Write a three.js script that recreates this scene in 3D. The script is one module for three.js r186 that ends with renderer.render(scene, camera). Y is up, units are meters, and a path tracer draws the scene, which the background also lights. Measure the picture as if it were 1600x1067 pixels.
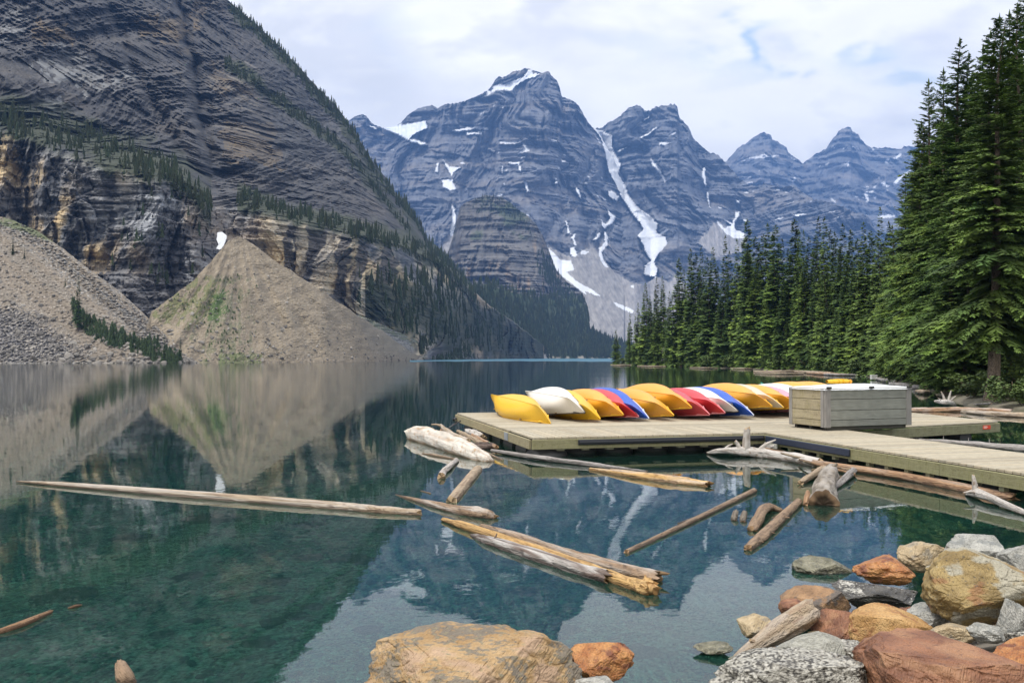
import * as THREE from 'three';
import { mergeGeometries } from 'three/addons/utils/BufferGeometryUtils.js';
import { RoundedBoxGeometry } from 'three/addons/geometries/RoundedBoxGeometry.js';
import { createNoise3D } from 'simplex-noise';

// ---------------------------------------------------------------- camera
const F = 1400, CX = 800, CY = 533.5, EYE = 2.1;              // focal length and centre in photograph pixels
const PITCH = Math.atan(25 / F);
const scene = new THREE.Scene();
const camera = new THREE.PerspectiveCamera(2 * Math.atan(CY / F) * 180 / Math.PI, 1600 / 1067, 0.1, 30000);
camera.position.set(0, EYE, 0);
camera.rotation.x = PITCH;
const renderer = new THREE.WebGLRenderer({ antialias: true });
renderer.toneMapping = THREE.LinearToneMapping;
renderer.toneMappingExposure = 1.1;
renderer.shadowMap.enabled = true;

// ---------------------------------------------------------------- helpers: numbers
function mulberry(a) { return () => { a |= 0; a = a + 0x6D2B79F5 | 0; let t = Math.imul(a ^ a >>> 15, 1 | a); t = t + Math.imul(t ^ t >>> 7, 61 | t) ^ t; return ((t ^ t >>> 14) >>> 0) / 4294967296; }; }
const rng = mulberry(20240611);
const rnd = (a, b) => a + (b - a) * rng();
const N3 = createNoise3D(mulberry(77)), M3 = createNoise3D(mulberry(1234));
const clamp = (x, a = 0, b = 1) => Math.min(b, Math.max(a, x));
const lerp = (a, b, t) => a + (b - a) * t;
const sstep = (a, b, x) => { const t = clamp((x - a) / (b - a)); return t * t * (3 - 2 * t); };
const fbm = (x, y, z, o = 4) => { let s = 0, a = 0.5; for (let i = 0; i < o; i++) { s += a * N3(x, y, z); x = x * 2.03 + 11.7; y = y * 2.03 + 3.1; z = z * 2.03 + 7.3; a *= 0.5; } return s; };
const ridged = (x, y, z, o = 4) => { let s = 0, a = 0.5; for (let i = 0; i < o; i++) { s += a * (1 - 2 * Math.abs(M3(x, y, z))); x = x * 2.07 + 5.7; y = y * 2.07 + 9.1; z = z * 2.07 + 2.3; a *= 0.5; } return s; };
const hash2 = (i, j, k) => { let h = Math.imul(i, 374761393) ^ Math.imul(j, 668265263) ^ Math.imul(k, 1274126177); h = Math.imul(h ^ (h >>> 13), 1274126177); return ((h ^ (h >>> 16)) >>> 0) / 4294967296; };
// broken rock: each cell of a jittered grid is a plane facet with its own set-back and tilt
const facets = (x, y, k) => {
  const i0 = Math.floor(x), j0 = Math.floor(y); let best = 9, bi = 0, bj = 0, bx = 0, by = 0;
  for (let i = i0 - 1; i <= i0 + 1; i++) for (let j = j0 - 1; j <= j0 + 1; j++) { const cx = i + 0.1 + 0.8 * hash2(i, j, k), cy = j + 0.1 + 0.8 * hash2(i, j, k + 1), d = (x - cx) * (x - cx) + (y - cy) * (y - cy); if (d < best) { best = d; bi = i; bj = j; bx = x - cx; by = y - cy; } }
  return (hash2(bi, bj, k + 2) - 0.5) * 0.9 + bx * (hash2(bi, bj, k + 3) - 0.5) * 1.6 + by * (hash2(bi, bj, k + 4) - 0.65) * 1.6;
};
const mix3 = (a, b, t) => [a[0] + (b[0] - a[0]) * t, a[1] + (b[1] - a[1]) * t, a[2] + (b[2] - a[2]) * t];
const mul3 = (a, k) => [a[0] * k, a[1] * k, a[2] * k];
const poly1 = (pts) => (x) => {                                // piecewise linear function through [x, y] points
  if (x <= pts[0][0]) return pts[0][1];
  for (let i = 1; i < pts.length; i++) if (x <= pts[i][0]) return lerp(pts[i - 1][1], pts[i][1], (x - pts[i - 1][0]) / (pts[i][0] - pts[i - 1][0]));
  return pts[pts.length - 1][1];
};
function inPoly(x, y, p) {
  let c = false;
  for (let i = 0, j = p.length - 1; i < p.length; j = i++) if ((p[i][1] > y) !== (p[j][1] > y) && x < (p[j][0] - p[i][0]) * (y - p[i][1]) / (p[j][1] - p[i][1]) + p[i][0]) c = !c;
  return c;
}
function region(pts) { let x0 = 1e9, x1 = -1e9, y0 = 1e9, y1 = -1e9; for (const [x, y] of pts) { x0 = Math.min(x0, x); x1 = Math.max(x1, x); y0 = Math.min(y0, y); y1 = Math.max(y1, y); } return { pts, has: (x, y) => x >= x0 && x <= x1 && y >= y0 && y <= y1 && inPoly(x, y, pts) }; }

// ---------------------------------------------------------------- helpers: surveying (sight lines turned into places)
const CP = Math.cos(PITCH), SP = Math.sin(PITCH);
function sight(px, py) { const x = (px - CX) / F, y = -(py - CY) / F; return new THREE.Vector3(x, y * CP + SP, y * SP - CP); }
function atZ(px, py, Z) { const d = sight(px, py); return d.multiplyScalar(Z / -d.z).add(camera.position); }
function onY(px, py, h = 0) { const d = sight(px, py); return d.multiplyScalar((h - EYE) / d.y).add(camera.position); }

// ---------------------------------------------------------------- helpers: naming
const taken = new Map();
function numbered(name) { const n = taken.get(name) ?? 0; taken.set(name, n + 1); return n ? `${name}_${String(n).padStart(3, '0')}` : name; }
function tag(o, label, category, group, kind) { if (label) o.userData.label = label; if (category) o.userData.category = category; if (group) o.userData.group = group; if (kind) o.userData.kind = kind; return o; }
function shadowed(m) { m.castShadow = m.receiveShadow = true; return m; }
function put(name, geo, mat, parent) { const m = shadowed(new THREE.Mesh(geo, mat)); m.name = parent ? name : numbered(name); (parent ?? scene).add(m); return m; }
function thing(name, label, category, pos, group) { const g = new THREE.Group(); g.name = numbered(name); if (pos) g.position.copy(pos); tag(g, label, category, group); scene.add(g); return g; }
function copyOf(root, label) { const c = root.clone(); c.name = numbered(root.name.replace(/_\d{3}$/, '')); if (label) c.userData.label = label; scene.add(c); return c; }
function geometry(pos, idx, col, uv) {
  const g = new THREE.BufferGeometry();
  g.setAttribute('position', new THREE.Float32BufferAttribute(pos, 3));
  if (col) g.setAttribute('color', new THREE.Float32BufferAttribute(col, 3));
  if (uv) g.setAttribute('uv', new THREE.Float32BufferAttribute(uv, 2));
  if (idx) g.setIndex(idx);
  g.computeVertexNormals();
  return g;
}
const MAT = (o) => new THREE.MeshStandardMaterial({ roughness: 0.9, ...o });
function texture(n, m, fn, srgb = false) {                      // a computed texture that repeats
  const d = new Uint8Array(n * m * 4);
  for (let y = 0; y < m; y++) for (let x = 0; x < n; x++) { const c = fn(x / n, y / m), o = (y * n + x) * 4; d[o] = clamp(c[0]) * 255; d[o + 1] = clamp(c[1]) * 255; d[o + 2] = clamp(c[2]) * 255; d[o + 3] = 255; }
  const t = new THREE.DataTexture(d, n, m); t.wrapS = t.wrapT = THREE.RepeatWrapping; t.magFilter = THREE.LinearFilter; t.minFilter = THREE.LinearMipmapLinearFilter; t.generateMipmaps = true;
  if (srgb) t.colorSpace = THREE.SRGBColorSpace;
  t.needsUpdate = true; return t;
}
// noise that closes on itself over the unit square
const tile = (u, v, k, seed = 0) => { const a = u * 2 * Math.PI, b = v * 2 * Math.PI; return 0.5 * (N3(Math.cos(a) * k + seed, Math.sin(a) * k, Math.cos(b) * k) + M3(Math.sin(b) * k + seed, Math.cos(a) * k, Math.sin(a + b) * k)); };

// ---------------------------------------------------------------- sky and sun
{
  const W = 3072, H = 1536, data = new Float32Array(W * H * 4);
  for (let r = 0; r < H; r++) {
    const up = ((r + 0.5) / H - 0.5) * Math.PI, cu = Math.cos(up), y = Math.sin(up);
    for (let c = 0; c < W; c++) {
      const ro = ((c + 0.5) / W - 0.5) * 2 * Math.PI, x = cu * Math.cos(ro), z = cu * Math.sin(ro), o = (r * W + c) * 4;
      let L, col;
      if (y < 0) { col = [0.3, 0.33, 0.36]; L = 1; }
      else {
        const k = 1 / (y + 0.28), qx = x * k, qz = z * k;
        const w1 = fbm(qx * 0.9 + 3, qz * 0.9, 1.3, 3);
        const n = fbm(qx * 1.1 + w1 * 0.9, qz * 1.5 + w1 * 0.7, 4.2, 6), fine = fbm(qx * 3.1 + w1, qz * 4.3, 9.1, 5);
        let grey = sstep(0.05, 0.55, n + 0.25 * fine - 0.05);            // thicker, greyer cloud
        let gap = sstep(0.34, 0.62, fbm(qx * 1.3 + 8.2 + w1 * 0.5, qz * 1.6 - 4.4, 2.2, 5) + fine * 0.25 - 0.02); // thin places where blue shows
        if (z < -0.2) {                                                  // the part of the sky in view: where its gaps and grey banks stand
          const u = CX + F * x / -z, dir = y / -z, v = 558.5 - F * dir;
          const tear = fbm(qx * 7 + w1, qz * 10, 3.7, 5), wx = u + fine * 90 + n * 60 + tear * 70, wy = v + fine * 50 + w1 * 30 + tear * 44;
          const g2 = (a, b, sx, sy) => Math.exp(-(((wx - a) / sx) ** 2) - ((wy - b) / sy) ** 2);
          const inView = sstep(-500, -50, u) * (1 - sstep(1650, 2100, u)) * sstep(-500, -60, v);
          grey = lerp(grey, clamp(0.1 + 0.75 * g2(520, 70, 190, 120) + 0.35 * g2(900, 30, 200, 60) + 0.3 * g2(1540, 60, 160, 90) + 0.35 * g2(610, 150, 90, 50) + 1.0 * fine + 0.7 * n + 0.5 * tear - 0.9 * g2(700, 40, 70, 60) - 0.5 * g2(1080, 210, 190, 80)), inView);
          gap = lerp(gap, clamp(1.1 * g2(1196, 62, 24, 34) + 0.75 * g2(1365, 92, 60, 20) + 0.35 * g2(1150, 85, 80, 22) + 0.25 * g2(1440, 130, 80, 30) + 0.2 * g2(1010, 60, 50, 30) + 0.15 * g2(640, 60, 40, 60)), inView);
        }
        col = mix3([1.38, 1.35, 1.29], [1.0, 1.0, 1.01], grey);
        col = mix3(col, [0.50, 0.74, 0.98], gap * 0.75);
        L = 1 + 0.10 * fine + 0.06 * n;
      }
      data[o] = col[0] * L; data[o + 1] = col[1] * L; data[o + 2] = col[2] * L; data[o + 3] = 1;
    }
  }
  const t = new THREE.DataTexture(data, W, H, THREE.RGBAFormat, THREE.FloatType);
  t.mapping = THREE.EquirectangularReflectionMapping; t.magFilter = t.minFilter = THREE.LinearFilter; t.needsUpdate = true;
  scene.background = t; scene.environment = t;
}
const sun = new THREE.DirectionalLight(new THREE.Color(1.0, 0.95, 0.87), 3.0);
sun.name = 'sun';
sun.position.set(-190, 520, 110);
sun.target.position.set(0, 0, -20);
sun.shadow.radius = 30;
sun.castShadow = true;
sun.shadow.mapSize.set(2048, 2048);
Object.assign(sun.shadow.camera, { left: -300, right: 300, top: 300, bottom: -300, near: 1, far: 3000 });
scene.add(sun, sun.target);
scene.fog = new THREE.FogExp2(new THREE.Color(0.22, 0.44, 1.0), 0.000105);

// ================================================================ LARGE STRUCTURE: mountains
// A mountainside as a sheet of real ground: px along the ridge, t from its foot (0) to its crest (1), each point at its own distance; behind the crest it falls away again.
function mountainside(o) {
  const { x0, x1, nx, ny, crest, foot, near, far, relief, paint, jag = () => 0, profile = (t) => t, back = 0.25 } = o;
  const rows = ny + 4, pos = new Float32Array((nx + 1) * (rows + 1) * 3), col = new Float32Array(pos.length), idx = [];
  const place = (px, py, t) => { let D = lerp(near(px), far(px), profile(t, px)); const p = atZ(px, py, D); return atZ(px, py, D + relief(p, px, py, t)); };
  for (let i = 0; i <= nx; i++) {
    const px = x0 + (x1 - x0) * i / nx, yf = foot(px), yc = Math.min(crest(px) + jag(px), yf - 0.5);
    let top;
    for (let j = 0; j <= rows; j++) {
      const k = (j * (nx + 1) + i) * 3;
      let p, c;
      if (j <= ny) { const t = j / ny, py = lerp(yf, yc, t); p = place(px, py, t); c = paint(p, px, py, t); if (j === ny) top = [p, c]; }
      else { const b = (j - ny) / 4, D = -top[0].z; p = top[0].clone(); p.z -= D * back * b; p.x *= 1 + back * b * 0.6; p.y -= (top[0].y + 20) * (b * b); c = top[1]; }
      pos[k] = p.x; pos[k + 1] = p.y; pos[k + 2] = p.z; col[k] = c[0]; col[k + 1] = c[1]; col[k + 2] = c[2];
    }
  }
  for (let j = 0; j < rows; j++) for (let i = 0; i < nx; i++) { const a = j * (nx + 1) + i, b = a + 1, c = a + nx + 1, d = c + 1; idx.push(a, b, d, a, d, c); }
  const g = geometry(pos, idx, col);
  const m = put(o.name, g, o.mat ?? rockMat);
  tag(m, o.label, o.category ?? 'mountain', null, 'structure');
  m.userData.kind = 'structure';
  return { mesh: m, at: (px, py) => { const yf = foot(px), yc = crest(px); const t = clamp((yf - py) / (yf - yc)); return place(px, py, t); } };
}
const rockMat = MAT({ vertexColors: true, roughness: 0.95 });
// beds of rock: benches and steps that hold on sideways for a while and then give way to others
const step = (x) => { const y = clamp(x * 2.4, -1, 1); return y * (1.5 - 0.5 * y * y); };
const strata = (s, lat, k) => 0.46 * step(N3(s, lat * 0.035, k)) + 0.32 * step(N3(s * 2.6, lat * 0.09, k + 5)) + 0.22 * step(N3(s * 6.1, lat * 0.3, k + 9));
const blocks = (x, y, k) => 0.6 * step(N3(x, y, k)) + 0.4 * step(M3(x * 2.3, y * 2.1, k + 3));
const crack = (v, w) => sstep(w, 0, Math.abs(v));               // a thin line where a noise passes zero
const saw = (s) => { const h = s - Math.floor(s); return h < 0.72 ? h / 0.72 : (1 - h) / 0.28; };
const A3 = (x, y) => [500 + x / 2.963, 80 + y / 2.963];        // survey sheets: blocks of the ridge measured at 2.963 units a pixel
const A4 = (x, y) => [900 + x / 2.963, 100 + y / 2.963];
const A5 = (x, y) => [600 + x / 2.963, 340 + y / 2.963];
const SNOW = [0.72, 0.745, 0.79];
const sheet = (A, s) => s.trim().split(/\s+/).map((q) => A(...q.split(',').map(Number)));


// ---- snowfields of the far range
const snows = [
  sheet(A3, '740,212 775,182 805,158 850,152 890,138 940,118 968,86 980,82 985,104 1027,104 990,122 950,134 915,158 898,168 888,184 850,176 810,184 775,206'),
  sheet(A3, '286,354 360,340 420,334 492,322 496,358 452,378 424,392 408,414 372,396 340,380 300,366'),
  sheet(A3, '410,408 450,410 500,432 470,436 420,420'), sheet(A3, '228,344 262,356 258,364 230,352'),
  sheet(A3, '612,368 680,352 742,346 792,362 760,366 730,358 690,366 640,374'), sheet(A3, '678,376 748,374 746,386 684,388'),
  sheet(A3, '830,420 890,418 930,408 935,414 900,428 832,428'), sheet(A3, '926,410 970,454 972,462 905,474 930,462 950,450'), sheet(A3, '955,414 1000,402 1000,408 960,422'),
  sheet(A3, '564,498 600,534 655,538 625,556 608,578 598,560 580,530'), sheet(A3, '540,518 550,518 548,560 532,560'),
  sheet(A3, '562,598 612,590 618,612 634,640 600,642 572,628'), sheet(A3, '608,700 620,716 626,748 628,790 612,858 602,850 610,790 612,750'),
  sheet(A3, '870,514 922,512 926,524 880,526'), sheet(A3, '920,532 930,532 930,560 922,552'), sheet(A3, '942,600 958,604 970,652 960,656 948,624'), sheet(A3, '842,530 848,530 846,566 840,562'),
  sheet(A3, '1186,628 1192,628 1212,684 1204,684 1188,652'), sheet(A3, '1086,606 1104,600 1100,614 1090,618'), sheet(A3, '778,450 812,464 810,470 782,456'),
  sheet(A3, '1338,650 1352,646 1362,660 1384,672 1380,692 1358,688 1338,672'), sheet(A3, '1330,736 1366,764 1350,796 1318,822 1304,780 1312,792 1330,806 1344,772'),
  sheet(A3, '1136,786 1144,788 1160,846 1148,836'), sheet(A3, '1172,846 1184,848 1176,866 1190,900 1178,890 1166,864'), sheet(A3, '1156,914 1172,908 1190,930 1180,950 1158,942'),
  sheet(A3, '1322,836 1336,860 1330,904 1300,922 1306,966 1336,1000 1322,1000 1296,964 1292,916 1318,884'), sheet(A3, '1284,850 1302,834 1296,858 1272,882'),
  sheet(A3, '1062,912 1090,940 1110,966 1160,972 1176,1006 1130,1012 1180,1060 1230,1100 1190,1090 1130,1050 1096,1016 1070,960'),
  sheet(A5, '766,142 800,176 826,206 866,198 880,244 842,250 900,300 960,330 1004,364 980,358 930,340 938,358 886,322 858,290 800,240 780,190'),
  sheet(A5, '862,142 880,138 894,172 880,184 860,170'), sheet(A5, '838,16 848,18 860,76 850,74'), sheet(A5, '874,78 886,78 878,100 894,128 884,126 868,96'), sheet(A5, '912,148 950,158 940,168 910,170'),
  sheet(A5, '1064,392 1100,402 1158,432 1150,444 1080,412'), sheet(A5, '1144,312 1160,314 1158,326 1146,324'),
  sheet(A4, '82,298 118,348 138,418 152,500 188,562 214,622 250,682 300,742 312,768 284,794 308,832 328,884 346,912 318,936 314,976 344,986 372,990 378,952 364,918 382,880 424,832 416,802 372,780 382,742 340,700 292,668 252,618 226,560 198,512 208,462 182,412 170,384 168,330 122,308'),
  sheet(A4, '186,402 234,386 200,412'), sheet(A4, '150,588 176,590 198,620 190,636 152,610'), sheet(A4, '146,672 184,712 172,738 128,764 116,720 134,744 164,716'),
  sheet(A4, '112,786 118,780 96,812 70,820'), sheet(A4, '134,776 152,806 140,844 120,872 128,906 152,942 140,938 110,900 106,856 132,830'),
  sheet(A4, '346,432 372,466 396,486 394,506 412,526 438,508 438,532 412,548 396,518 368,486 350,460'), sheet(A4, '294,340 330,324 370,292 376,296 336,332 300,346'), sheet(A4, '384,362 442,360 410,378 386,376'), sheet(A4, '310,262 340,242 336,252 314,264'), sheet(A4, '428,330 464,314 460,322 432,336'),
  sheet(A4, '588,478 598,480 604,560 600,572 586,520'), sheet(A4, '606,590 614,596 624,668 618,664 608,630'),
  sheet(A4, '646,716 690,762 720,746 690,724 724,736 738,706 738,686 762,682 756,708 734,742 740,766 790,788 780,808 730,806 700,786 660,748'), sheet(A4, '742,632 760,632 758,646 744,644'), sheet(A4, '780,716 794,722 790,734 778,728'),
  sheet(A4, '1006,700 1040,694 1070,694 1060,702 1020,708'),
].map(region);
const snowsFar = [
  sheet(A4, '752,448 800,438 830,430 880,414 890,428 950,420 920,430 840,438 790,450'), sheet(A4, '778,524 816,518 812,526 782,530'), sheet(A4, '1000,546 1014,522 1022,524 1010,550'), sheet(A4, '1172,612 1208,640 1200,646 1176,622'),
  sheet(A4, '1254,454 1268,450 1266,470 1258,476'), sheet(A4, '1430,458 1444,432 1452,440 1446,462'), sheet(A4, '1466,440 1502,414 1510,420 1470,450'), sheet(A4, '1340,592 1352,590 1358,640 1344,640'), sheet(A4, '1376,612 1392,612 1390,626'),
  sheet(A4, '1470,552 1500,520 1550,490 1552,500 1510,530 1474,562'), sheet(A4, '1416,548 1430,544 1440,558 1458,560 1450,570 1420,564'), sheet(A4, '1370,572 1394,560 1390,572'), sheet(A4, '1400,704 1480,694 1486,706 1420,714'), sheet(A4, '1180,384 1196,376 1194,386'),
].map(region);
const snowAt = (list, px, py) => { const wx = px + 1.6 * fbm(px * 0.12, py * 0.12, 3.3, 3), wy = py + 1.3 * fbm(px * 0.12, py * 0.12, 8.3, 3); for (const s of list) if (s.has(wx, wy)) return true; return false; };

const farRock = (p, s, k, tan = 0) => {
  if (N3(s * 0.035, p.x * 0.006, 21) + 0.45 * M3(p.x * 0.02, p.y * 0.012, 5) > 1.02 && N3(p.x * 0.0015, p.y * 0.002, 31) > -0.1) return SNOW;   // old snow left on the ledges                         // beds of limestone and quartzite, tinted blue for haze in the colour itself
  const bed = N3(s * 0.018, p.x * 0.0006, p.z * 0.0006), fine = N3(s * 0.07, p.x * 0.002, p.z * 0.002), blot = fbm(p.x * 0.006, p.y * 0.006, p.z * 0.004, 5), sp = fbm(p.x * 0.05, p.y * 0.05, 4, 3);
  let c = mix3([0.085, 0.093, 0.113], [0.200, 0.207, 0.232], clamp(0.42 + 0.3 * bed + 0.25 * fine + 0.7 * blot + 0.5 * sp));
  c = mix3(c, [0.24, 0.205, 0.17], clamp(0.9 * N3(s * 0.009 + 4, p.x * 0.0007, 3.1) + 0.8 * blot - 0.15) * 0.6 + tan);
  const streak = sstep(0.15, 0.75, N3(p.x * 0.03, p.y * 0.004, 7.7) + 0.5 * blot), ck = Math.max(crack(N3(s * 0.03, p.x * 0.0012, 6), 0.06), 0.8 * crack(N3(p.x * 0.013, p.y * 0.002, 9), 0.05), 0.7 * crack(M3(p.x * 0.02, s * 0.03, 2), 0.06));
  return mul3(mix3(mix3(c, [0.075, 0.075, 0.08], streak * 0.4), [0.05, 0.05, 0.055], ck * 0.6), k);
};
// ---- far pair of peaks
const farPeaks = mountainside({
  name: 'mountain', label: 'pair of pale blue pyramid peaks farthest away on the right', x0: 1100, x1: 1660, nx: 420, ny: 190,
  crest: poly1([[1100, 300], ...sheet(A4, '690,460 712,432 730,410 770,375 790,366 820,340 848,322 865,315 880,318 905,330 912,350 930,355 955,372 975,385 985,410 1000,420 1025,436 1050,460 1075,446 1100,425 1130,406 1160,390 1172,372 1190,345 1205,328 1220,305 1240,300 1262,288 1274,292 1282,312 1310,325 1318,345 1330,355 1340,370 1360,384 1400,390 1440,385 1480,392 1510,394 1520,382 1550,378 1570,382 1590,375'), [1470, 240], [1520, 232], [1660, 270]]),
  foot: () => 470, near: (x) => 4700, far: (x) => 6900, profile: (t) => t,
  jag: (x) => 2.2 * fbm(x * 0.14, 2, 5, 4),
  relief: (p, px, py, t) => { const s = p.y + 0.05 * p.x, q = 0.2 + 0.8 * t; const wx = p.x + 90 * N3(p.x * 0.003, p.y * 0.004, 5); return 170 * ridged(wx * 0.0020, p.y * 0.0009, 1.1, 3) + 34 * ridged(wx * 0.010, p.y * 0.0016, 1.1, 3) + 34 * (0.6 + N3(p.x * 0.002, p.y * 0.002, 8)) * strata(s / 85, p.x / 85, 2) + 14 * fbm(p.x * 0.012, p.y * 0.014, 3, 5) + 75 * facets(wx / 260, s / 150, 5) + 34 * facets(wx / 90, s / 56, 9) + 15 * facets(wx / 32, s / 22, 2); },
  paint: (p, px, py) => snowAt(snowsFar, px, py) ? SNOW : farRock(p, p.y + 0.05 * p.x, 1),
});
// ---- double peak with the long couloir, and the dark ridge that runs right from it
const talus = region([[852, 384], [870, 392], [890, 402], [908, 394], [925, 384], [942, 402], [958, 424], [985, 440], [1006, 446], [1026, 432], [1044, 440], [1056, 430], [1100, 470], [1160, 520], [1160, 580], [880, 580]]);
const talus2 = region([[690, 374], [703, 366], [718, 372], [735, 395], [768, 440], [760, 470], [690, 470]]);
const talus3 = region([[1120, 340], [1140, 362], [1172, 372], [1160, 395], [1120, 400], [1090, 380]]);
const doublePeak = mountainside({
  name: 'mountain', label: 'blue double peak right of the long white snow couloir', x0: 905, x1: 1420, nx: 430, ny: 330,
  crest: poly1([[905, 214], ...sheet(A4, '85,300 120,295 150,272 180,258 210,235 225,218 250,200 270,194 285,188 300,198 325,215 345,215 360,204 380,195 410,192 440,185 460,188 470,195 478,245 495,262 520,290 535,322 550,350 575,374 600,395 625,412 640,410 665,426 690,450 720,486 760,530 800,556 830,565 880,556 950,570 1010,562 1035,580 1060,600 1100,625 1120,628 1150,632 1200,650 1250,664 1300,690 1330,690 1350,700 1385,755'), [1385, 380], [1420, 420]]),
  foot: () => 575, near: () => 2700, far: (x) => 4900 - 500 * sstep(1080, 1300, x), profile: (t) => Math.pow(t, 0.8),
  jag: (x) => 2.6 * fbm(x * 0.16, 7, 5, 4),
  relief: (p, px, py, t) => {
    const soft = talus.has(px, py) || talus3.has(px, py) ? 0.12 : snowAt(snows, px, py) ? 0.25 : 1, s = p.y - 0.10 * (p.x - 600) + 40 * N3(p.x * 0.001, 0, 4);
    const wx = p.x + 80 * N3(p.x * 0.003, p.y * 0.004, 5) + 0.25 * p.y;
    let g = 170 * ridged(wx * 0.0021, p.y * 0.0009, 5.1, 3) + 32 * ridged(wx * 0.012, p.y * 0.0018, 3.1, 3) + 32 * (0.55 + N3(p.x * 0.002, p.y * 0.002, 8)) * strata(s / 70, p.x / 70, 6) + 12 * fbm(p.x * 0.012, p.y * 0.012, 3, 5) + 70 * facets(wx / 240, s / 140, 3) + 32 * facets(wx / 80, s / 48, 7) + 14 * facets(wx / 28, s / 18, 4);
    const couloir = poly1([[198, 930], [240, 948], [290, 968], [340, 1000], [370, 1022], [430, 1020]])(py), dc = (px - couloir) / 17;
    g = g * soft + 170 * Math.exp(-dc * dc) * sstep(195, 230, py);
    return g + 200 * sstep(1090, 1180, px) * Math.exp(-(((py - 300 - (px - 1156) * 0.2) / 60) ** 2)) * -0.4;
  },
  paint: (p, px, py) => {
    if (snowAt(snows, px, py)) return mul3(SNOW, 1 + 0.06 * fbm(px * 0.2, py * 0.2, 1, 3));
    const n = fbm(px * 0.1, py * 0.1, 5, 4);
    if (talus.has(px + n * 10, py + n * 8) || talus3.has(px + n * 8, py + n * 8)) return mul3([0.30, 0.285, 0.275], 0.9 + 0.35 * n + 0.25 * N3(px * 0.35 - py * 0.12, py * 0.05, 9));
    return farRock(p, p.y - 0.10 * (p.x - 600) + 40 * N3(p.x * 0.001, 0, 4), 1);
  },
});
// ---- the main, highest massif
const massif = mountainside({
  name: 'mountain', label: 'highest blue massif in the middle with a snow cap and hanging glacier', x0: 500, x1: 975, nx: 420, ny: 360,
  crest: poly1([[500, 215], ...sheet(A3, '135,320 160,302 190,292 215,300 240,335 290,355 330,352 370,335 385,318 400,300 425,282 450,265 480,258 515,250 545,262 560,254 580,245 610,242 640,238 665,232 700,218 740,200 760,190 780,178 800,150 815,128 830,115 845,120 870,112 885,98 900,92 925,90 945,80 960,78 985,88 1000,92 1030,100 1045,94 1060,93 1068,106 1085,125 1100,142 1110,165 1114,190 1120,210 1145,218 1170,228 1185,240 1200,255 1212,275 1230,310 1245,332 1260,350 1275,360 1290,372'), [945, 224], [960, 250], [975, 280]]),
  foot: () => 575, near: () => 2550, far: () => 4600, profile: (t) => Math.pow(t, 0.8),
  jag: (x) => 1.8 * fbm(x * 0.18, 3, 5, 4),
  relief: (p, px, py, t) => {
    const soft = talus.has(px, py) || talus2.has(px, py) ? 0.12 : snowAt(snows, px, py) ? 0.2 : 1, s = p.y + 0.04 * p.x + 30 * N3(p.x * 0.0012, 0, 9), upper = sstep(230, 190, py) * sstep(660, 690, px);
    const wx = p.x + 80 * N3(p.x * 0.003, p.y * 0.004, 2);
    let g = 170 * ridged(wx * 0.0022, p.y * 0.0008, 8.1, 3) + 32 * ridged(wx * 0.012, p.y * 0.0018, 6.1, 3) + 34 * (0.55 + N3(p.x * 0.002, p.y * 0.002, 3)) * strata(s / 72, p.x / 72, 2) + 12 * fbm(p.x * 0.012, p.y * 0.012, 6, 5) + 70 * facets(wx / 240, s / 140, 13) + 32 * facets(wx / 80, s / 48, 17) + 14 * facets(wx / 28, s / 18, 14);
    g += 60 * upper * ridged(wx * 0.014, p.y * 0.0012, 2.2, 3) - 60 * upper + 50 * sstep(225, 200, py) * sstep(190, 214, py) * sstep(650, 700, px);
    return g * soft + 120 * sstep(650, 600, px) * sstep(196, 240, py) * 0.4;
  },
  paint: (p, px, py) => {
    if (snowAt(snows, px, py)) return mul3(px < 675 && py < 222 && px > 592 ? mix3(SNOW, [0.60, 0.70, 0.80], clamp(0.4 + fbm(px * 0.08, py * 0.3, 1, 4) * 1.4) * 0.7) : SNOW, 1 + 0.05 * fbm(px * 0.2, py * 0.2, 1, 3));
    const n = fbm(px * 0.1, py * 0.1, 5, 4);
    if (talus.has(px + n * 10, py + n * 8) || talus2.has(px + n * 8, py + n * 8)) return mul3([0.29, 0.275, 0.26], 0.9 + 0.35 * n + 0.2 * N3(px * 0.3 - py * 0.15, py * 0.05, 9));
    return farRock(p, p.y + 0.04 * p.x + 30 * N3(p.x * 0.0012, 0, 9), 1.0, 0.05 * sstep(300, 250, py));
  },
});
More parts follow.
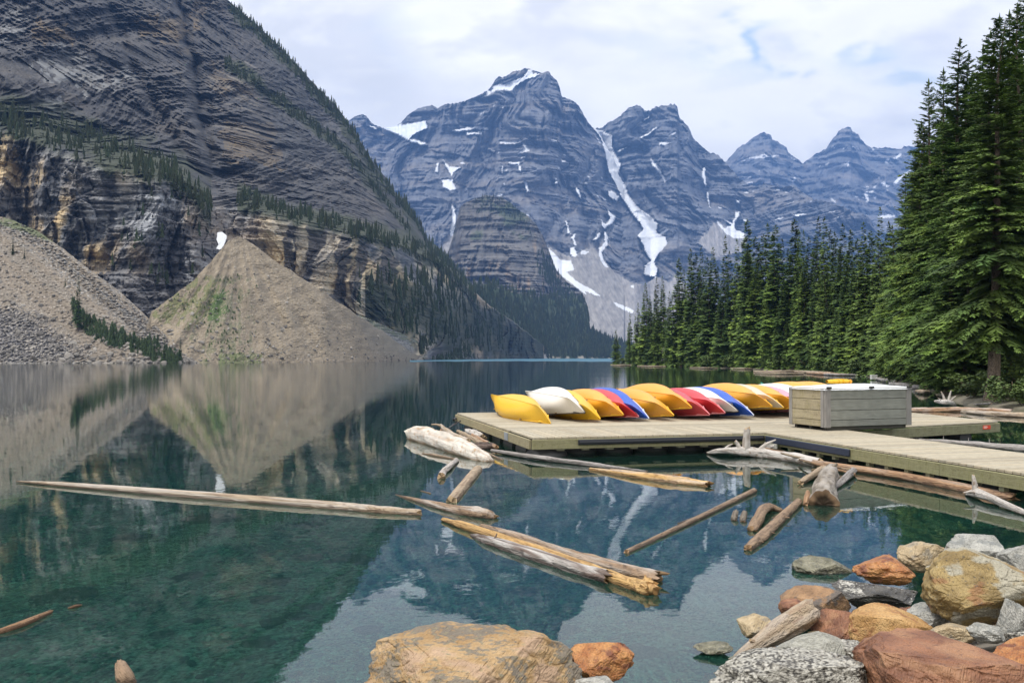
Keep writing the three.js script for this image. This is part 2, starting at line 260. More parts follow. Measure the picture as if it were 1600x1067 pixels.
// ---- grey buttress in front of it
const buttress = mountainside({
  name: 'mountain', label: 'rounded grey brown rock buttress above the valley forest', x0: 676, x1: 985, nx: 270, ny: 230,
  crest: poly1([[676, 470], ...sheet(A3, '580,960 596,920 620,840 636,770 650,720 675,700 700,690 760,668 800,670 850,680 880,700 900,720 930,742 960,760 985,785 1000,800 1030,850 1050,900 1075,960 1090,1010'), [868, 421], [887, 441], [904, 451], [914, 465], [920, 486], [922, 514], [936, 523], [955, 530], [985, 545]]),
  foot: () => 572, near: () => 1750, far: () => 2300, profile: (t) => Math.pow(t, 0.75),
  jag: (x) => 1.4 * fbm(x * 0.22, 3, 8, 3),
  relief: (p, px, py, t) => { const low = py > 400 + 50 * sstep(720, 870, px) ? 1 : 0.5, s = p.y; const wx = p.x + 20 * N3(p.x * 0.01, p.y * 0.01, 2); return low * (34 * ridged(wx * 0.010, p.y * 0.002, 3.1, 4) + 16 * ridged(wx * 0.04, p.y * 0.005, 3.1, 3) + 16 * strata(s / 30, p.x / 30, 4) + 10 * fbm(p.x * 0.03, p.y * 0.03, 6, 4) + 24 * facets(wx / 60, s / 40, 3) + 10 * facets(wx / 20, s / 14, 6)); },
  paint: (p, px, py) => {
    const blot = fbm(p.x * 0.012, p.y * 0.012, p.z * 0.006, 4), bed = N3(p.y * 0.06, p.x * 0.002, 1), v = N3(p.x * 0.05, p.y * 0.006, 4);
    let c = mix3([0.085, 0.085, 0.088], [0.175, 0.165, 0.155], clamp(0.4 + 0.5 * bed + 0.6 * blot));
    c = mix3(c, [0.27, 0.19, 0.12], clamp(1.1 * v + 1.0 * blot - 0.35) * sstep(368, 388, py) * 0.8);
    const veg = sstep(0.0, 0.3, blot * 0.9 + 0.18 - Math.abs(py - 340) / 110 + (px > 780 ? 0.1 : -0.1));
    c = mix3(c, [0.05, 0.075, 0.035], clamp(veg) * (py < 375 ? 0.75 : 0));
    return c;
  },
});

// ---- the dark cliff mountain on the left
const soft = (f, w) => (x) => (f(x - w) + 2 * f(x - w / 2) + 3 * f(x) + 2 * f(x + w / 2) + f(x + w)) / 9;
const shoreZ = soft(poly1([[-700, 330], [0, 312], [300, 326], [500, 392], [600, 470], [660, 640], [720, 900], [770, 1300], [860, 1600], [1000, 1750]]), 90);
const waterLine = (px) => { const Z = shoreZ(px); return 558.5 + F * EYE / Z; };
const leftCrest = poly1([[-700, -420], [-300, -420], [0, -330], [180, -165], [300, -50], [355, 0], [376, 18], [400, 38], [440, 76], [480, 119], [500, 142], [520, 161], [537, 181], [554, 205], [574, 240], [601, 276], [618, 300], [635, 316], [648, 336], [669, 374], [689, 390], [711, 415], [726, 431], [742, 455], [760, 472], [800, 500], [850, 540]]);
const cliffTop = poly1([[-700, 150], [0, 206], [60, 216], [130, 250], [210, 262], [290, 290], [330, 326], [400, 330], [480, 350], [560, 366], [640, 388], [700, 420], [726, 446], [850, 540]]);
const gullyX = poly1([[-300, 240], [0, 281], [60, 292], [100, 306], [180, 312], [230, 326], [280, 345]]);
const gullyB = poly1([[-300, 120], [0, 168], [120, 215], [200, 262], [260, 300]]);
const bedCoord = (p) => p.y + 0.52 * Math.min(0, p.x + 235) * sstep(110, 200, p.y) - 0.10 * Math.max(0, p.x + 180) * sstep(100, 160, p.y) + 1.8 * N3(p.x * 0.006, p.y * 0.004, 2);
const pale = [region([[58, 92], [120, 74], [160, 120], [170, 150], [120, 138], [64, 108]]), region([[66, 150], [96, 152], [100, 172], [76, 176]]), region([[0, 0], [48, 0], [40, 30], [6, 36]]), region([[-20, 40], [30, 46], [36, 66], [-10, 60]]), region([[170, 120], [206, 96], [204, 124], [178, 148]]), region([[210, 262], [300, 290], [322, 320], [320, 350], [290, 340], [230, 300]]), region([[330, 326], [400, 338], [412, 384], [370, 366], [336, 352]])];
const ochre = [region([[210, 22], [290, 30], [296, 84], [230, 60]]), region([[40, 236], [100, 244], [92, 300], [60, 320], [46, 270]]), region([[-20, 270], [40, 280], [30, 330], [-20, 330]]), region([[316, 312], [338, 330], [336, 384], [320, 366]]), region([[296, 0], [318, 0], [318, 60], [304, 50]]), region([[324, 98], [400, 140], [392, 160], [316, 130]]), region([[100, 280], [180, 300], [186, 370], [104, 352]]), region([[346, 190], [430, 190], [440, 260], [352, 250]]), region([[56, 30], [110, 40], [104, 72], [50, 60]])];
const softly = (list, px, py, k) => { const a = px + k * fbm(px * 0.03, py * 0.03, 1.1, 4), b = py + k * fbm(px * 0.03, py * 0.03, 6.1, 4); for (const r of list) if (r.has(a, b)) return true; return false; };
const ledges = [                                               // [height along the ridge, from, to, half width] of the ledges where trees hold on
  [poly1([[-620, 120], [0, 176], [80, 200], [150, 218], [200, 236], [260, 262], [300, 288], [325, 312]]), -620, 330, 30],
  [poly1([[350, 92], [400, 122], [450, 160], [500, 196], [540, 232], [580, 278], [620, 330], [660, 380], [700, 418]]), 350, 705, 11],
  [poly1([[360, 300], [420, 316], [480, 332], [560, 350], [620, 372], [690, 402], [720, 432]]), 370, 730, 15],
  [poly1([[355, 2], [440, 82], [520, 166], [574, 250], [640, 325], [690, 394], [742, 460]]), 355, 745, 8],
  [poly1([[590, 470], [650, 480], [720, 500], [800, 530]]), 570, 850, 40],
];
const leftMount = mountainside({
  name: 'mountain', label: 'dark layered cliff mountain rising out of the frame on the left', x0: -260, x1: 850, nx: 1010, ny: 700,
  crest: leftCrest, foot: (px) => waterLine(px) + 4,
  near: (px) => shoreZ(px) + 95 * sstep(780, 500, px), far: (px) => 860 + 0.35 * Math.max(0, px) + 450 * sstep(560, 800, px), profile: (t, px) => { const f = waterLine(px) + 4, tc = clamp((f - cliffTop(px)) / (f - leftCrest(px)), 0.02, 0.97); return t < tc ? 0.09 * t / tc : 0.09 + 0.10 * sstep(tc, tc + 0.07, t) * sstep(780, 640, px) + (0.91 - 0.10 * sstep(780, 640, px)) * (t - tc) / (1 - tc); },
  jag: (x) => 2.2 * fbm(x * 0.09, 3, 2, 4),
  relief: (p, px, py, t) => {
    const s = bedCoord(p), low = sstep(-14, 14, py - cliffTop(px) + 10 * fbm(px * 0.02, 1, 1, 3));
    const wx = p.x + 14 * N3(p.x * 0.012, p.y * 0.012, 4), msk = 0.55 + 0.9 * N3(p.x * 0.010, p.y * 0.012, 8);
    const calm = sstep(20, 90, px - gullyX(py)) * (1 - low) * sstep(330, 200, py);
    const layers = 2.1 * saw(s / 3.1 + 0.35 * N3(wx * 0.02, s * 0.02, 3)) * (0.5 + N3(wx * 0.03, s * 0.05, 6)) + 2.6 * saw(s / 8.3 + 0.3 * N3(wx * 0.014, s * 0.02, 7)) * (0.6 + 0.8 * N3(wx * 0.015, s * 0.03, 2));
    let g = 36 * (ridged(wx * 0.008, p.y * 0.0030, p.z * 0.001, 3) - 0.3) + (1 - 0.75 * low) * (1 - 0.6 * calm) * layers + 3 * fbm(p.x * 0.05, p.y * 0.05, 3, 5) + 1.0 * fbm(p.x * 0.45, p.y * 0.45, 1, 3);
    g += (1 - 0.3 * calm) * (1 - 0.4 * low) * (5 * facets(wx / 34, s / 30, 31) + 5 * facets(wx / 17, s / 9, 5) + 4.2 * facets(wx / 7, s / 3.8, 9) + 2.2 * facets(wx / 2.6, s / 1.8, 12));
    g += (1 - low) * (5.5 * ridged(wx * 0.055, s * 0.010, 14, 3) + 3 * blocks(wx * 0.16, s * 0.05, 18));
    g += low * (14 * (ridged(wx * 0.030, p.y * 0.004, 4.4, 3) - 0.2) + 9 * facets(wx / 16, p.y / 38, 21) + 5 * facets(wx / 5.5, p.y / 14, 25) + 2.4 * facets(wx / 2.4, p.y / 4, 27) + 1.8 * saw(p.y / 5.5 + 0.6 * N3(p.x * 0.02, p.y * 0.02, 1))) - 10 * low;
    const gx = gullyX(py), above = sstep(300, 255, py); g -= above * (26 * Math.exp(-(((px - gx - 52) / 36) ** 2)) + 20 * Math.exp(-(((px - (gx + gullyB(py)) / 2 - 8) / 26) ** 2)));
    const d1 = (px - gullyX(py) + 4 * N3(py * 0.03, 1, 2)) / (7 + py * 0.012), d2 = (px - gullyB(py)) / 9;
    g += 34 * Math.exp(-d1 * d1) * sstep(290, 230, py) + 16 * Math.exp(-d2 * d2) * sstep(275, 220, py);
    g += 26 * sstep(gullyX(py) - 4, gullyX(py) + 40, px) * sstep(60, -40, px - gullyX(py) - 60) * 0.35 * sstep(290, 200, py);
    const d3 = (px - 362) / 26; g += 30 * Math.exp(-d3 * d3) * sstep(300, 340, py);
    return g;
  },
  paint: (p, px, py, t) => {
    const s = bedCoord(p), low = sstep(-10, 10, py - cliffTop(px) + 12 * fbm(px * 0.02, 1, 1, 3));
    const blot = fbm(p.x * 0.02, p.y * 0.02, p.z * 0.01, 5), bed = N3(s * 0.11, p.x * 0.004, 2), fine = N3(s * 0.42, p.x * 0.02, 5), speck = N3(p.x * 0.5, p.y * 0.5, p.z * 0.2);
    const sp2 = fbm(p.x * 0.8, p.y * 0.8, 2, 3), ck = Math.max(crack(N3(s * 0.16, p.x * 0.012, 6), 0.07), 0.8 * crack(N3(p.x * 0.06, p.y * 0.012, 9), 0.05), 0.7 * crack(M3(p.x * 0.13, s * 0.2, 2), 0.05));
    let c = mix3([0.078, 0.078, 0.086], [0.20, 0.185, 0.178], clamp(0.40 + 0.22 * bed + 0.24 * fine + 0.34 * N3(s * 1.15, p.x * 0.03, 8) + 0.7 * blot + 0.6 * sp2));
    c = mix3(c, [0.04, 0.04, 0.045], Math.max(ck * 0.6, 0.75 * crack(N3(p.x * 0.045, s * 0.008, 16), 0.035)));
    c = mix3(c, [0.22, 0.175, 0.125], clamp(0.5 * N3(s * 0.05 + 9, p.x * 0.006, 3) + blot * 1.3 - 0.15) * 0.5);
    if (softly(ochre, px, py, 26)) c = mix3(c, [0.34, 0.24, 0.13], clamp(0.55 + 0.7 * fine + 0.5 * blot) * 0.75);
    if (softly(pale, px, py, 30)) c = mix3(c, [0.40, 0.39, 0.37], clamp(0.42 + 0.8 * fine + 0.9 * blot));
    if (px > 318 && px < 420 && py > 95 && py < 215) c = mix3(c, [0.38, 0.33, 0.27], sstep(0.2, 0.7, N3(s * 0.16, p.x * 0.006, 8) + 0.3 * fine) * 0.7 * sstep(318, 330, px) * sstep(420, 390, px));
    if (low > 0.02) {                                                     // the lower wall: cream, rust and black water streaks
      const right = sstep(395, 425, px), v1 = N3(p.x * 0.10, p.y * 0.010, 1.5), v2 = N3(p.x * 0.33, p.y * 0.016, 8.5), v3 = N3(p.x * 0.045, p.y * 0.025, 3.5);
      let w = mix3([0.10, 0.10, 0.105], [0.31, 0.285, 0.255], clamp(0.40 + 0.8 * blot + 0.3 * v2 + 0.2 * fine + 0.5 * sp2));
      w = mix3(w, [0.46, 0.31, 0.16], clamp(0.15 + 0.9 * v3 + 0.7 * blot) * (0.45 + 0.45 * right)); w = mix3(w, [0.40, 0.40, 0.40], sstep(0.1, 0.5, N3(p.x * 0.03, p.y * 0.03, 11) + 0.5 * blot) * 0.7 * (1 - right) * sstep(100, 200, px));
      w = mix3(w, [0.56, 0.46, 0.32], clamp(v2 * 0.9 + blot + 0.1) * 0.65 * right);
      w = mix3(w, [0.56, 0.43, 0.25], clamp(0.5 + 0.8 * blot + 0.4 * v3) * 0.75 * right * sstep(735, 700, px)); w = mix3(w, [0.50, 0.36, 0.18], clamp(0.2 + 1.3 * v3 + 0.8 * blot) * 0.7 * (1 - right) * sstep(230, 150, px));
      w = mix3(w, [0.035, 0.035, 0.04], sstep(0.08, 0.36, v1 + 0.5 * v2 + 0.4 * blot) * 0.88); w = mix3(w, [0.04, 0.04, 0.04], ck * 0.6);
      w = mix3(w, [0.07, 0.068, 0.07], sstep(0.1, 0.5, bed + 0.3 * fine) * 0.5 * (1 - right * 0.6));
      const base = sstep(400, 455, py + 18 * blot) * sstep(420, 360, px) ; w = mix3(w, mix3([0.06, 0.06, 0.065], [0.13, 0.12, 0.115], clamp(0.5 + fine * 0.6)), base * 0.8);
      c = mix3(c, w, low);
    }
    const scar = sstep(0.25, 0.6, 0.5 + blot - Math.abs(px - (400 + (py - 200) * 0.7)) / 160) * sstep(250, 200, py) * sstep(395, 420, px);
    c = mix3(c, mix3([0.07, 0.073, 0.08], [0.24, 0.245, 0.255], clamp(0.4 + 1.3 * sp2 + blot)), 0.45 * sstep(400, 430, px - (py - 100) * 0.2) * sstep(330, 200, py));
    // ledges overgrown with heath and moss
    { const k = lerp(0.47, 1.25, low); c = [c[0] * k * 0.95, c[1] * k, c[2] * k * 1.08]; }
    for (const [a, b, c0, wd] of ledges) { const yy = a(px), d = (py - yy - 6 - 14 * fbm(px * 0.03, py * 0.02, 4, 4)) / wd; if (Math.abs(d) < 1.6 && px > b && px < c0) c = mix3(c, mix3([0.018, 0.026, 0.013], [0.042, 0.052, 0.026], clamp(0.5 + sp2)), clamp((1.5 - Math.abs(d)) * 1.2 + blot) * 0.92); }
    return c;
  },
});

// ---- scree at the foot of the cliff
const screeCrest = poly1([[-620, 250], [-200, 300], [0, 338], [20, 344], [60, 362], [100, 390], [140, 422], [180, 450], [220, 486], [256, 522], [280, 548], [300, 564], [312, 568]]);
const runOut = (crest, k = 1.45) => (px) => shoreZ(px) + 3 + k * (559 - crest(px)) / F * (shoreZ(px) + 30);
const screeGrass = [region([[-10, 334], [30, 342], [110, 372], [120, 392], [60, 372], [-10, 348]])];
const screeDark = region([[-10, 350], [40, 352], [90, 388], [150, 436], [220, 490], [285, 552], [262, 568], [232, 540], [180, 490], [120, 440], [60, 392], [20, 366], [-10, 362]]);
const screeFoot = region([[-620, 470], [0, 476], [40, 486], [90, 522], [130, 552], [140, 572], [-620, 580]]);
const share = (r, x, y) => { let k = 0; for (const [a, b] of [[0, 0], [14, 0], [-14, 0], [0, 12], [0, -12], [26, 6], [-26, -6], [8, -24], [-8, 24]]) if (r.has(x + a, y + b)) k++; return k / 9; };   // how much of the ground round about belongs to a patch
const scree = mountainside({
  name: 'scree_slope', category: 'scree slope', label: 'long scree slope in tan and grey bands at the left lake edge', x0: -620, x1: 312, nx: 620, ny: 190,
  crest: screeCrest, foot: (px) => waterLine(px) + 1.5, near: (px) => shoreZ(px) - 1, far: runOut(screeCrest),
  jag: (x) => 1.2 * fbm(x * 0.12, 3, 2, 4),
  relief: (p, px, py) => { const w = fbm(px * 0.05, py * 0.05, 2, 3) * 12, rough = screeFoot.has(px + w, py + w) || screeDark.has(px + w, py + w) ? 1 : 0.45; return rough * (-1.6 * Math.max(0, M3(px * 0.20, py * 0.34, 15) - 0.3) + 1.5 * fbm(p.x * 0.5, p.y * 0.9, p.z * 0.3, 4) + 1.1 * Math.max(0, M3(p.x * 0.9, p.y * 1.6, 4))) + 2.0 * N3((p.x + p.y * 1.4) * 0.05, 1, 2); },
  paint: (p, px, py) => {
    const w = fbm(px * 0.03, py * 0.03, 2, 5) * 30 + 11 * N3(px * 0.45, py * 0.45, 8), n = N3(px * 0.35, py * 0.6, 2), m = M3(px * 0.8, py * 1.1, 5), sp = fbm(px * 0.12, py * 0.2, 3, 3);
    let c = mix3([0.14, 0.118, 0.092], [0.275, 0.232, 0.185], clamp(0.45 + 0.3 * n + 0.5 * sp));
    const band = N3((px * 0.72 - py) * 0.05, 2.2, 1); c = mix3(c, [0.20, 0.185, 0.165], clamp(band) * 0.55);
    const w2 = w * 0.6, rag = 0.45 * n + 0.45 * sp + 0.35 * M3(px * 0.16, py * 0.22, 7), dk = share(screeDark, px + w2, py + w2), ft = share(screeFoot, px + w2, py + w2), bigb = M3(px * 0.20, py * 0.34, 15) + 0.35 * n;
    if (dk + rag * 0.7 > 0.55) c = m + n * 0.4 + (px > 70 && px < 140 ? 0.22 : 0) > 0.72 ? [0.42, 0.41, 0.39] : mix3([0.09, 0.09, 0.09], [0.21, 0.205, 0.20], clamp(0.35 + 0.5 * n + 0.5 * sp));
    if (ft + rag * 0.8 > 0.5) c = bigb > 0.62 ? mix3([0.26, 0.24, 0.215], [0.40, 0.365, 0.32], clamp(0.5 + n)) : m > 0.42 ? mix3([0.20, 0.19, 0.18], [0.36, 0.335, 0.31], clamp(n)) : mix3([0.05, 0.05, 0.055], [0.15, 0.14, 0.135], clamp(0.5 + 0.6 * n));
    if (rag > 0.42) c = mul3(c, 0.72);
    if (m > 0.78) c = mix3(c, [0.46, 0.42, 0.37], 0.7);
    for (const r of screeGrass) if (r.has(px + w, py + w * 0.6)) c = mix3(c, [0.085, 0.115, 0.045], 0.7);
    if (py > waterLine(px) - 2.2 + n) c = mix3(c, [0.30, 0.29, 0.27], 0.5);
    return c;
  },
});
const coneCrest = poly1([[222, 566], [228, 515], [236, 486], [262, 468], [300, 438], [326, 412], [344, 390], [356, 376], [372, 369], [390, 378], [430, 408], [480, 440], [540, 480], [600, 520], [646, 553], [668, 565]]);
const coneGreen = region([[246, 480], [310, 438], [350, 446], [346, 490], [318, 505], [270, 510], [238, 498]]);
const cone = mountainside({
  name: 'scree_cone', category: 'scree cone', label: 'broad tan scree cone fanning down to the lake below the gully', x0: 222, x1: 668, nx: 420, ny: 190,
  crest: coneCrest, foot: (px) => waterLine(px) + 1.5, near: (px) => shoreZ(px) + 2, far: runOut(coneCrest),
  jag: (x) => (3.2 * fbm(x * 0.03, 3, 2, 5) + 0.8 * fbm(x * 0.2, 1, 1, 3)) * sstep(0, 60, Math.abs(x - 372)),
  relief: (p, px, py) => { const a = Math.atan2(px - 372, Math.max(20, py - 340)); return 0.12 * N3(a * 26, (py - 370) * 0.01, 2) + 0.55 * fbm(p.x * 0.6, p.y * 0.9, p.z * 0.3, 4) + 2.6 * N3(a * 6, py * 0.008, 5) * sstep(372, 450, py) + 1.2 * fbm(p.x * 0.12, p.y * 0.12, 3, 3) + 0.8 * Math.max(0, M3(p.x * 0.9, p.y * 1.6, 4) - 0.4); },
  paint: (p, px, py) => {
    const a = Math.atan2(px - 372, Math.max(20, py - 340)), n = N3(px * 0.4, py * 0.6, 2), m = M3(px * 0.7, py * 0.9, 5), st = N3(a * 22, (py - 370) * 0.006, 2) + 0.5 * N3(a * 60, py * 0.01, 3), sp = fbm(px * 0.06, py * 0.06, 3, 4);
    let c = mix3([0.165, 0.136, 0.098], [0.295, 0.245, 0.178], clamp(0.5 + 0.26 * n + 0.07 * st + 0.6 * sp + 0.2 * m));
    const g = 0.55 * st + 1.2 * sp + 0.35 * n;
    if (coneGreen.has(px + sp * 30, py + sp * 24) && g > -0.18) c = mix3(c, m > 0.1 ? [0.06, 0.10, 0.03] : [0.16, 0.15, 0.06], 0.8);
    else if (px < 400 && px > 280 && py > 430 && g + 0.9 * Math.exp(-(((px - 350) / 45) ** 2)) > 0.86) c = mix3(c, [0.085, 0.105, 0.05], 0.6);
    if (((px - 340 + (py - 480) * 0.25) / 15) ** 2 + ((py - 480) / 26) ** 2 + 1.8 * sp + 0.5 * n + 0.5 * m < 0.75) c = mix3([0.05, 0.09, 0.025], [0.09, 0.13, 0.04], clamp(0.5 + m));
    if (py > 553 + 5 * sp && Math.abs(px - 375) < 36 + 30 * sp && n + m > -0.5) c = mix3(c, [0.10, 0.13, 0.045], 0.8);
    if (m > 0.8) c = mix3(c, [0.47, 0.43, 0.37], 0.65); else if (m < -0.86) c = mix3(c, [0.10, 0.09, 0.085], 0.6);
    if (py > 500 && px > 560 + (py - 500) * 0.4) c = mix3(c, [0.20, 0.185, 0.165], 0.3);
    return c;
  },
});
const rubbleCrest = poly1([[540, 484], [580, 500], [620, 518], [660, 536], [700, 541], [740, 547], [772, 556], [782, 559]]);
mountainside({
  name: 'boulder_field', category: 'boulder field', label: 'grey boulder field at the water right of the scree cone', x0: 540, x1: 782, nx: 260, ny: 80,
  crest: rubbleCrest, foot: (px) => waterLine(px) + 1, near: (px) => shoreZ(px) + 10, far: (px) => shoreZ(px) + 14 + 1.6 * (559 - rubbleCrest(px)) / F * shoreZ(px), jag: (x) => 1.4 * fbm(x * 0.3, 3, 2, 3),
  relief: (p, px, py) => 4 * Math.max(0, M3(p.x * 0.28, p.y * 0.5, 4)) + 2 * fbm(p.x * 0.5, p.y * 0.8, 2, 3),
  paint: (p, px, py) => { const m = M3(px * 0.5, py * 0.8, 5), n = N3(px * 0.25, py * 0.4, 2); let c = m > 0.4 ? [0.34, 0.32, 0.30] : mix3([0.10, 0.10, 0.10], [0.23, 0.22, 0.205], clamp(0.5 + 0.6 * n)); if (py < rubbleCrest(px) + 9 && n > -0.2 && px < 700) c = mix3(c, [0.09, 0.11, 0.05], 0.75); return c; },
});
put('snow_patch', (() => {                                        // the old snow at the top of the cone
  const shape = [[339, 363], [346, 362], [354, 368], [352, 377], [346, 388], [342, 390], [337, 388], [341, 382], [338, 374]], ctr = [346, 376], pos = [], idx = [];
  const N = 60, at = (i) => { const u = i / N * shape.length, k = Math.floor(u) % shape.length, a = shape[k], b = shape[(k + 1) % shape.length], f = u - Math.floor(u); return [lerp(a[0], b[0], f) + 0.8 * fbm(i * 0.4, 1, 1, 2), lerp(a[1], b[1], f) + 0.8 * fbm(i * 0.4, 5, 1, 2)]; };
  const D = (px, py) => 366 + (391 - py) * 0.9;
  for (let r = 0; r <= 5; r++) for (let i = 0; i < N; i++) { const [x, y] = at(i), k = 1 - r / 5, px = lerp(ctr[0], x, k), py = lerp(ctr[1], y, k); const p = atZ(px, py, D(px, py) - (r === 0 ? 0 : 0.5 * Math.sqrt(1 - k * k) + 0.8 * fbm(px * 0.3, py * 0.3, 2, 2))); pos.push(p.x, p.y, p.z); }
  for (let r = 0; r < 5; r++) for (let i = 0; i < N; i++) { const a = r * N + i, b = r * N + (i + 1) % N; idx.push(a, b, b + N, a, b + N, a + N); }
  return geometry(pos, idx);
})(), MAT({ color: new THREE.Color(0.50, 0.52, 0.55), roughness: 0.85 })).userData = { label: 'small white old snow patch at the head of the scree cone', category: 'snow patch' };

// ---- forested valley side beyond the end of the lake
const valleyCrest = poly1([[640, 530], [680, 500], [712, 468], [742, 446], [758, 438], [775, 444], [802, 452], [836, 460], [870, 463], [900, 460], [914, 468], [919, 487], [922, 513], [934, 523], [954, 530], [978, 539], [1010, 552], [1040, 560]]);
const valley = mountainside({
  name: 'hill', category: 'forested hill', label: 'forest covered valley side at the far end of the lake', x0: 640, x1: 1040, nx: 150, ny: 60,
  crest: (x) => valleyCrest(x) + 5, foot: (px) => waterLine(px) + 0.6, near: (px) => shoreZ(px) + 4, far: (px) => shoreZ(px) + 60 + 2.4 * (560 - valleyCrest(px)) / F * shoreZ(px),
  relief: (p) => 10 * fbm(p.x * 0.02, p.y * 0.03, 2, 3),
  paint: (p, px, py) => { const n = fbm(px * 0.06, py * 0.1, 2, 4); if (px > 832 && px < 862 && py > 545 && n > -0.25) return [0.40, 0.38, 0.36]; if (py > waterLine(px) - 4 && px > 790 && n > -0.1) return [0.26, 0.24, 0.20]; return mix3([0.022, 0.036, 0.016], [0.060, 0.090, 0.032], clamp(0.4 + n + (py > 470 && px < 800 && px > 690 ? 0.35 * sstep(520, 548, py) : 0) + (py < 470 ? 0.3 : 0))); },
});

const buttressTop = poly1([[736, 313], [756, 305], [787, 309], [804, 323], [830, 345]]);
// ---- far-off woods: small conifers too many to count
function smallConifer(tiers, seed) {
  const r = mulberry(seed), pos = [], col = [], idx = [];
  const tri = (a, b, c, k) => { const o = pos.length / 3; pos.push(...a, ...b, ...c); for (let i = 0; i < 3; i++) col.push(...mul3([0.035, 0.052, 0.024], k * (0.8 + 0.4 * r()))); idx.push(o, o + 1, o + 2); };
  for (let t = 0; t < tiers; t++) {
    const y = 0.06 + 0.94 * t / tiers, R = 0.17 * Math.pow(1 - t / tiers, 0.85) + 0.02, n = 7, top = y + 1.9 / tiers, off = r() * 6;
    for (let i = 0; i < n; i++) { if (r() < 0.12) continue; const a = off + (i + 0.3 * r()) / n * 2 * Math.PI, w = 0.30, q = R * (0.6 + 0.55 * r()), y0 = y - 0.4 / tiers - 0.03 * r(); tri([Math.cos(a - w) * q * 0.75, y0 + 0.012, Math.sin(a - w) * q * 0.75], [Math.cos(a) * q, y0, Math.sin(a) * q], [0, Math.min(1, top), 0], 0.8 + 0.5 * r()); tri([Math.cos(a) * q, y0, Math.sin(a) * q], [Math.cos(a + w) * q * 0.75, y0 + 0.012, Math.sin(a + w) * q * 0.75], [0, Math.min(1, top), 0], 0.8 + 0.5 * r()); }
  }
  const g = geometry(pos, idx, col); return g;
}
const woodMat = MAT({ vertexColors: true, roughness: 1, side: THREE.DoubleSide });
const conifers = [smallConifer(7, 5), smallConifer(8, 9)];
function woods(name, label, spots, geo) {                         // spots: [place, height, tint]
  const m = new THREE.InstancedMesh(geo, woodMat, spots.length), M = new THREE.Matrix4(), q = new THREE.Quaternion(), e = new THREE.Euler();
  spots.forEach(([p, h, k, w = 1], i) => { q.setFromEuler(e.set(0, rng() * 6.28, 0)); M.compose(p, q, new THREE.Vector3(h * w, h, h * w)); m.setMatrixAt(i, M); m.setColorAt(i, new THREE.Color().setRGB(k[0], k[1], k[2])); });
  m.name = numbered(name); shadowed(m); tag(m, label, 'woods', null, 'stuff'); scene.add(m); return m;
}
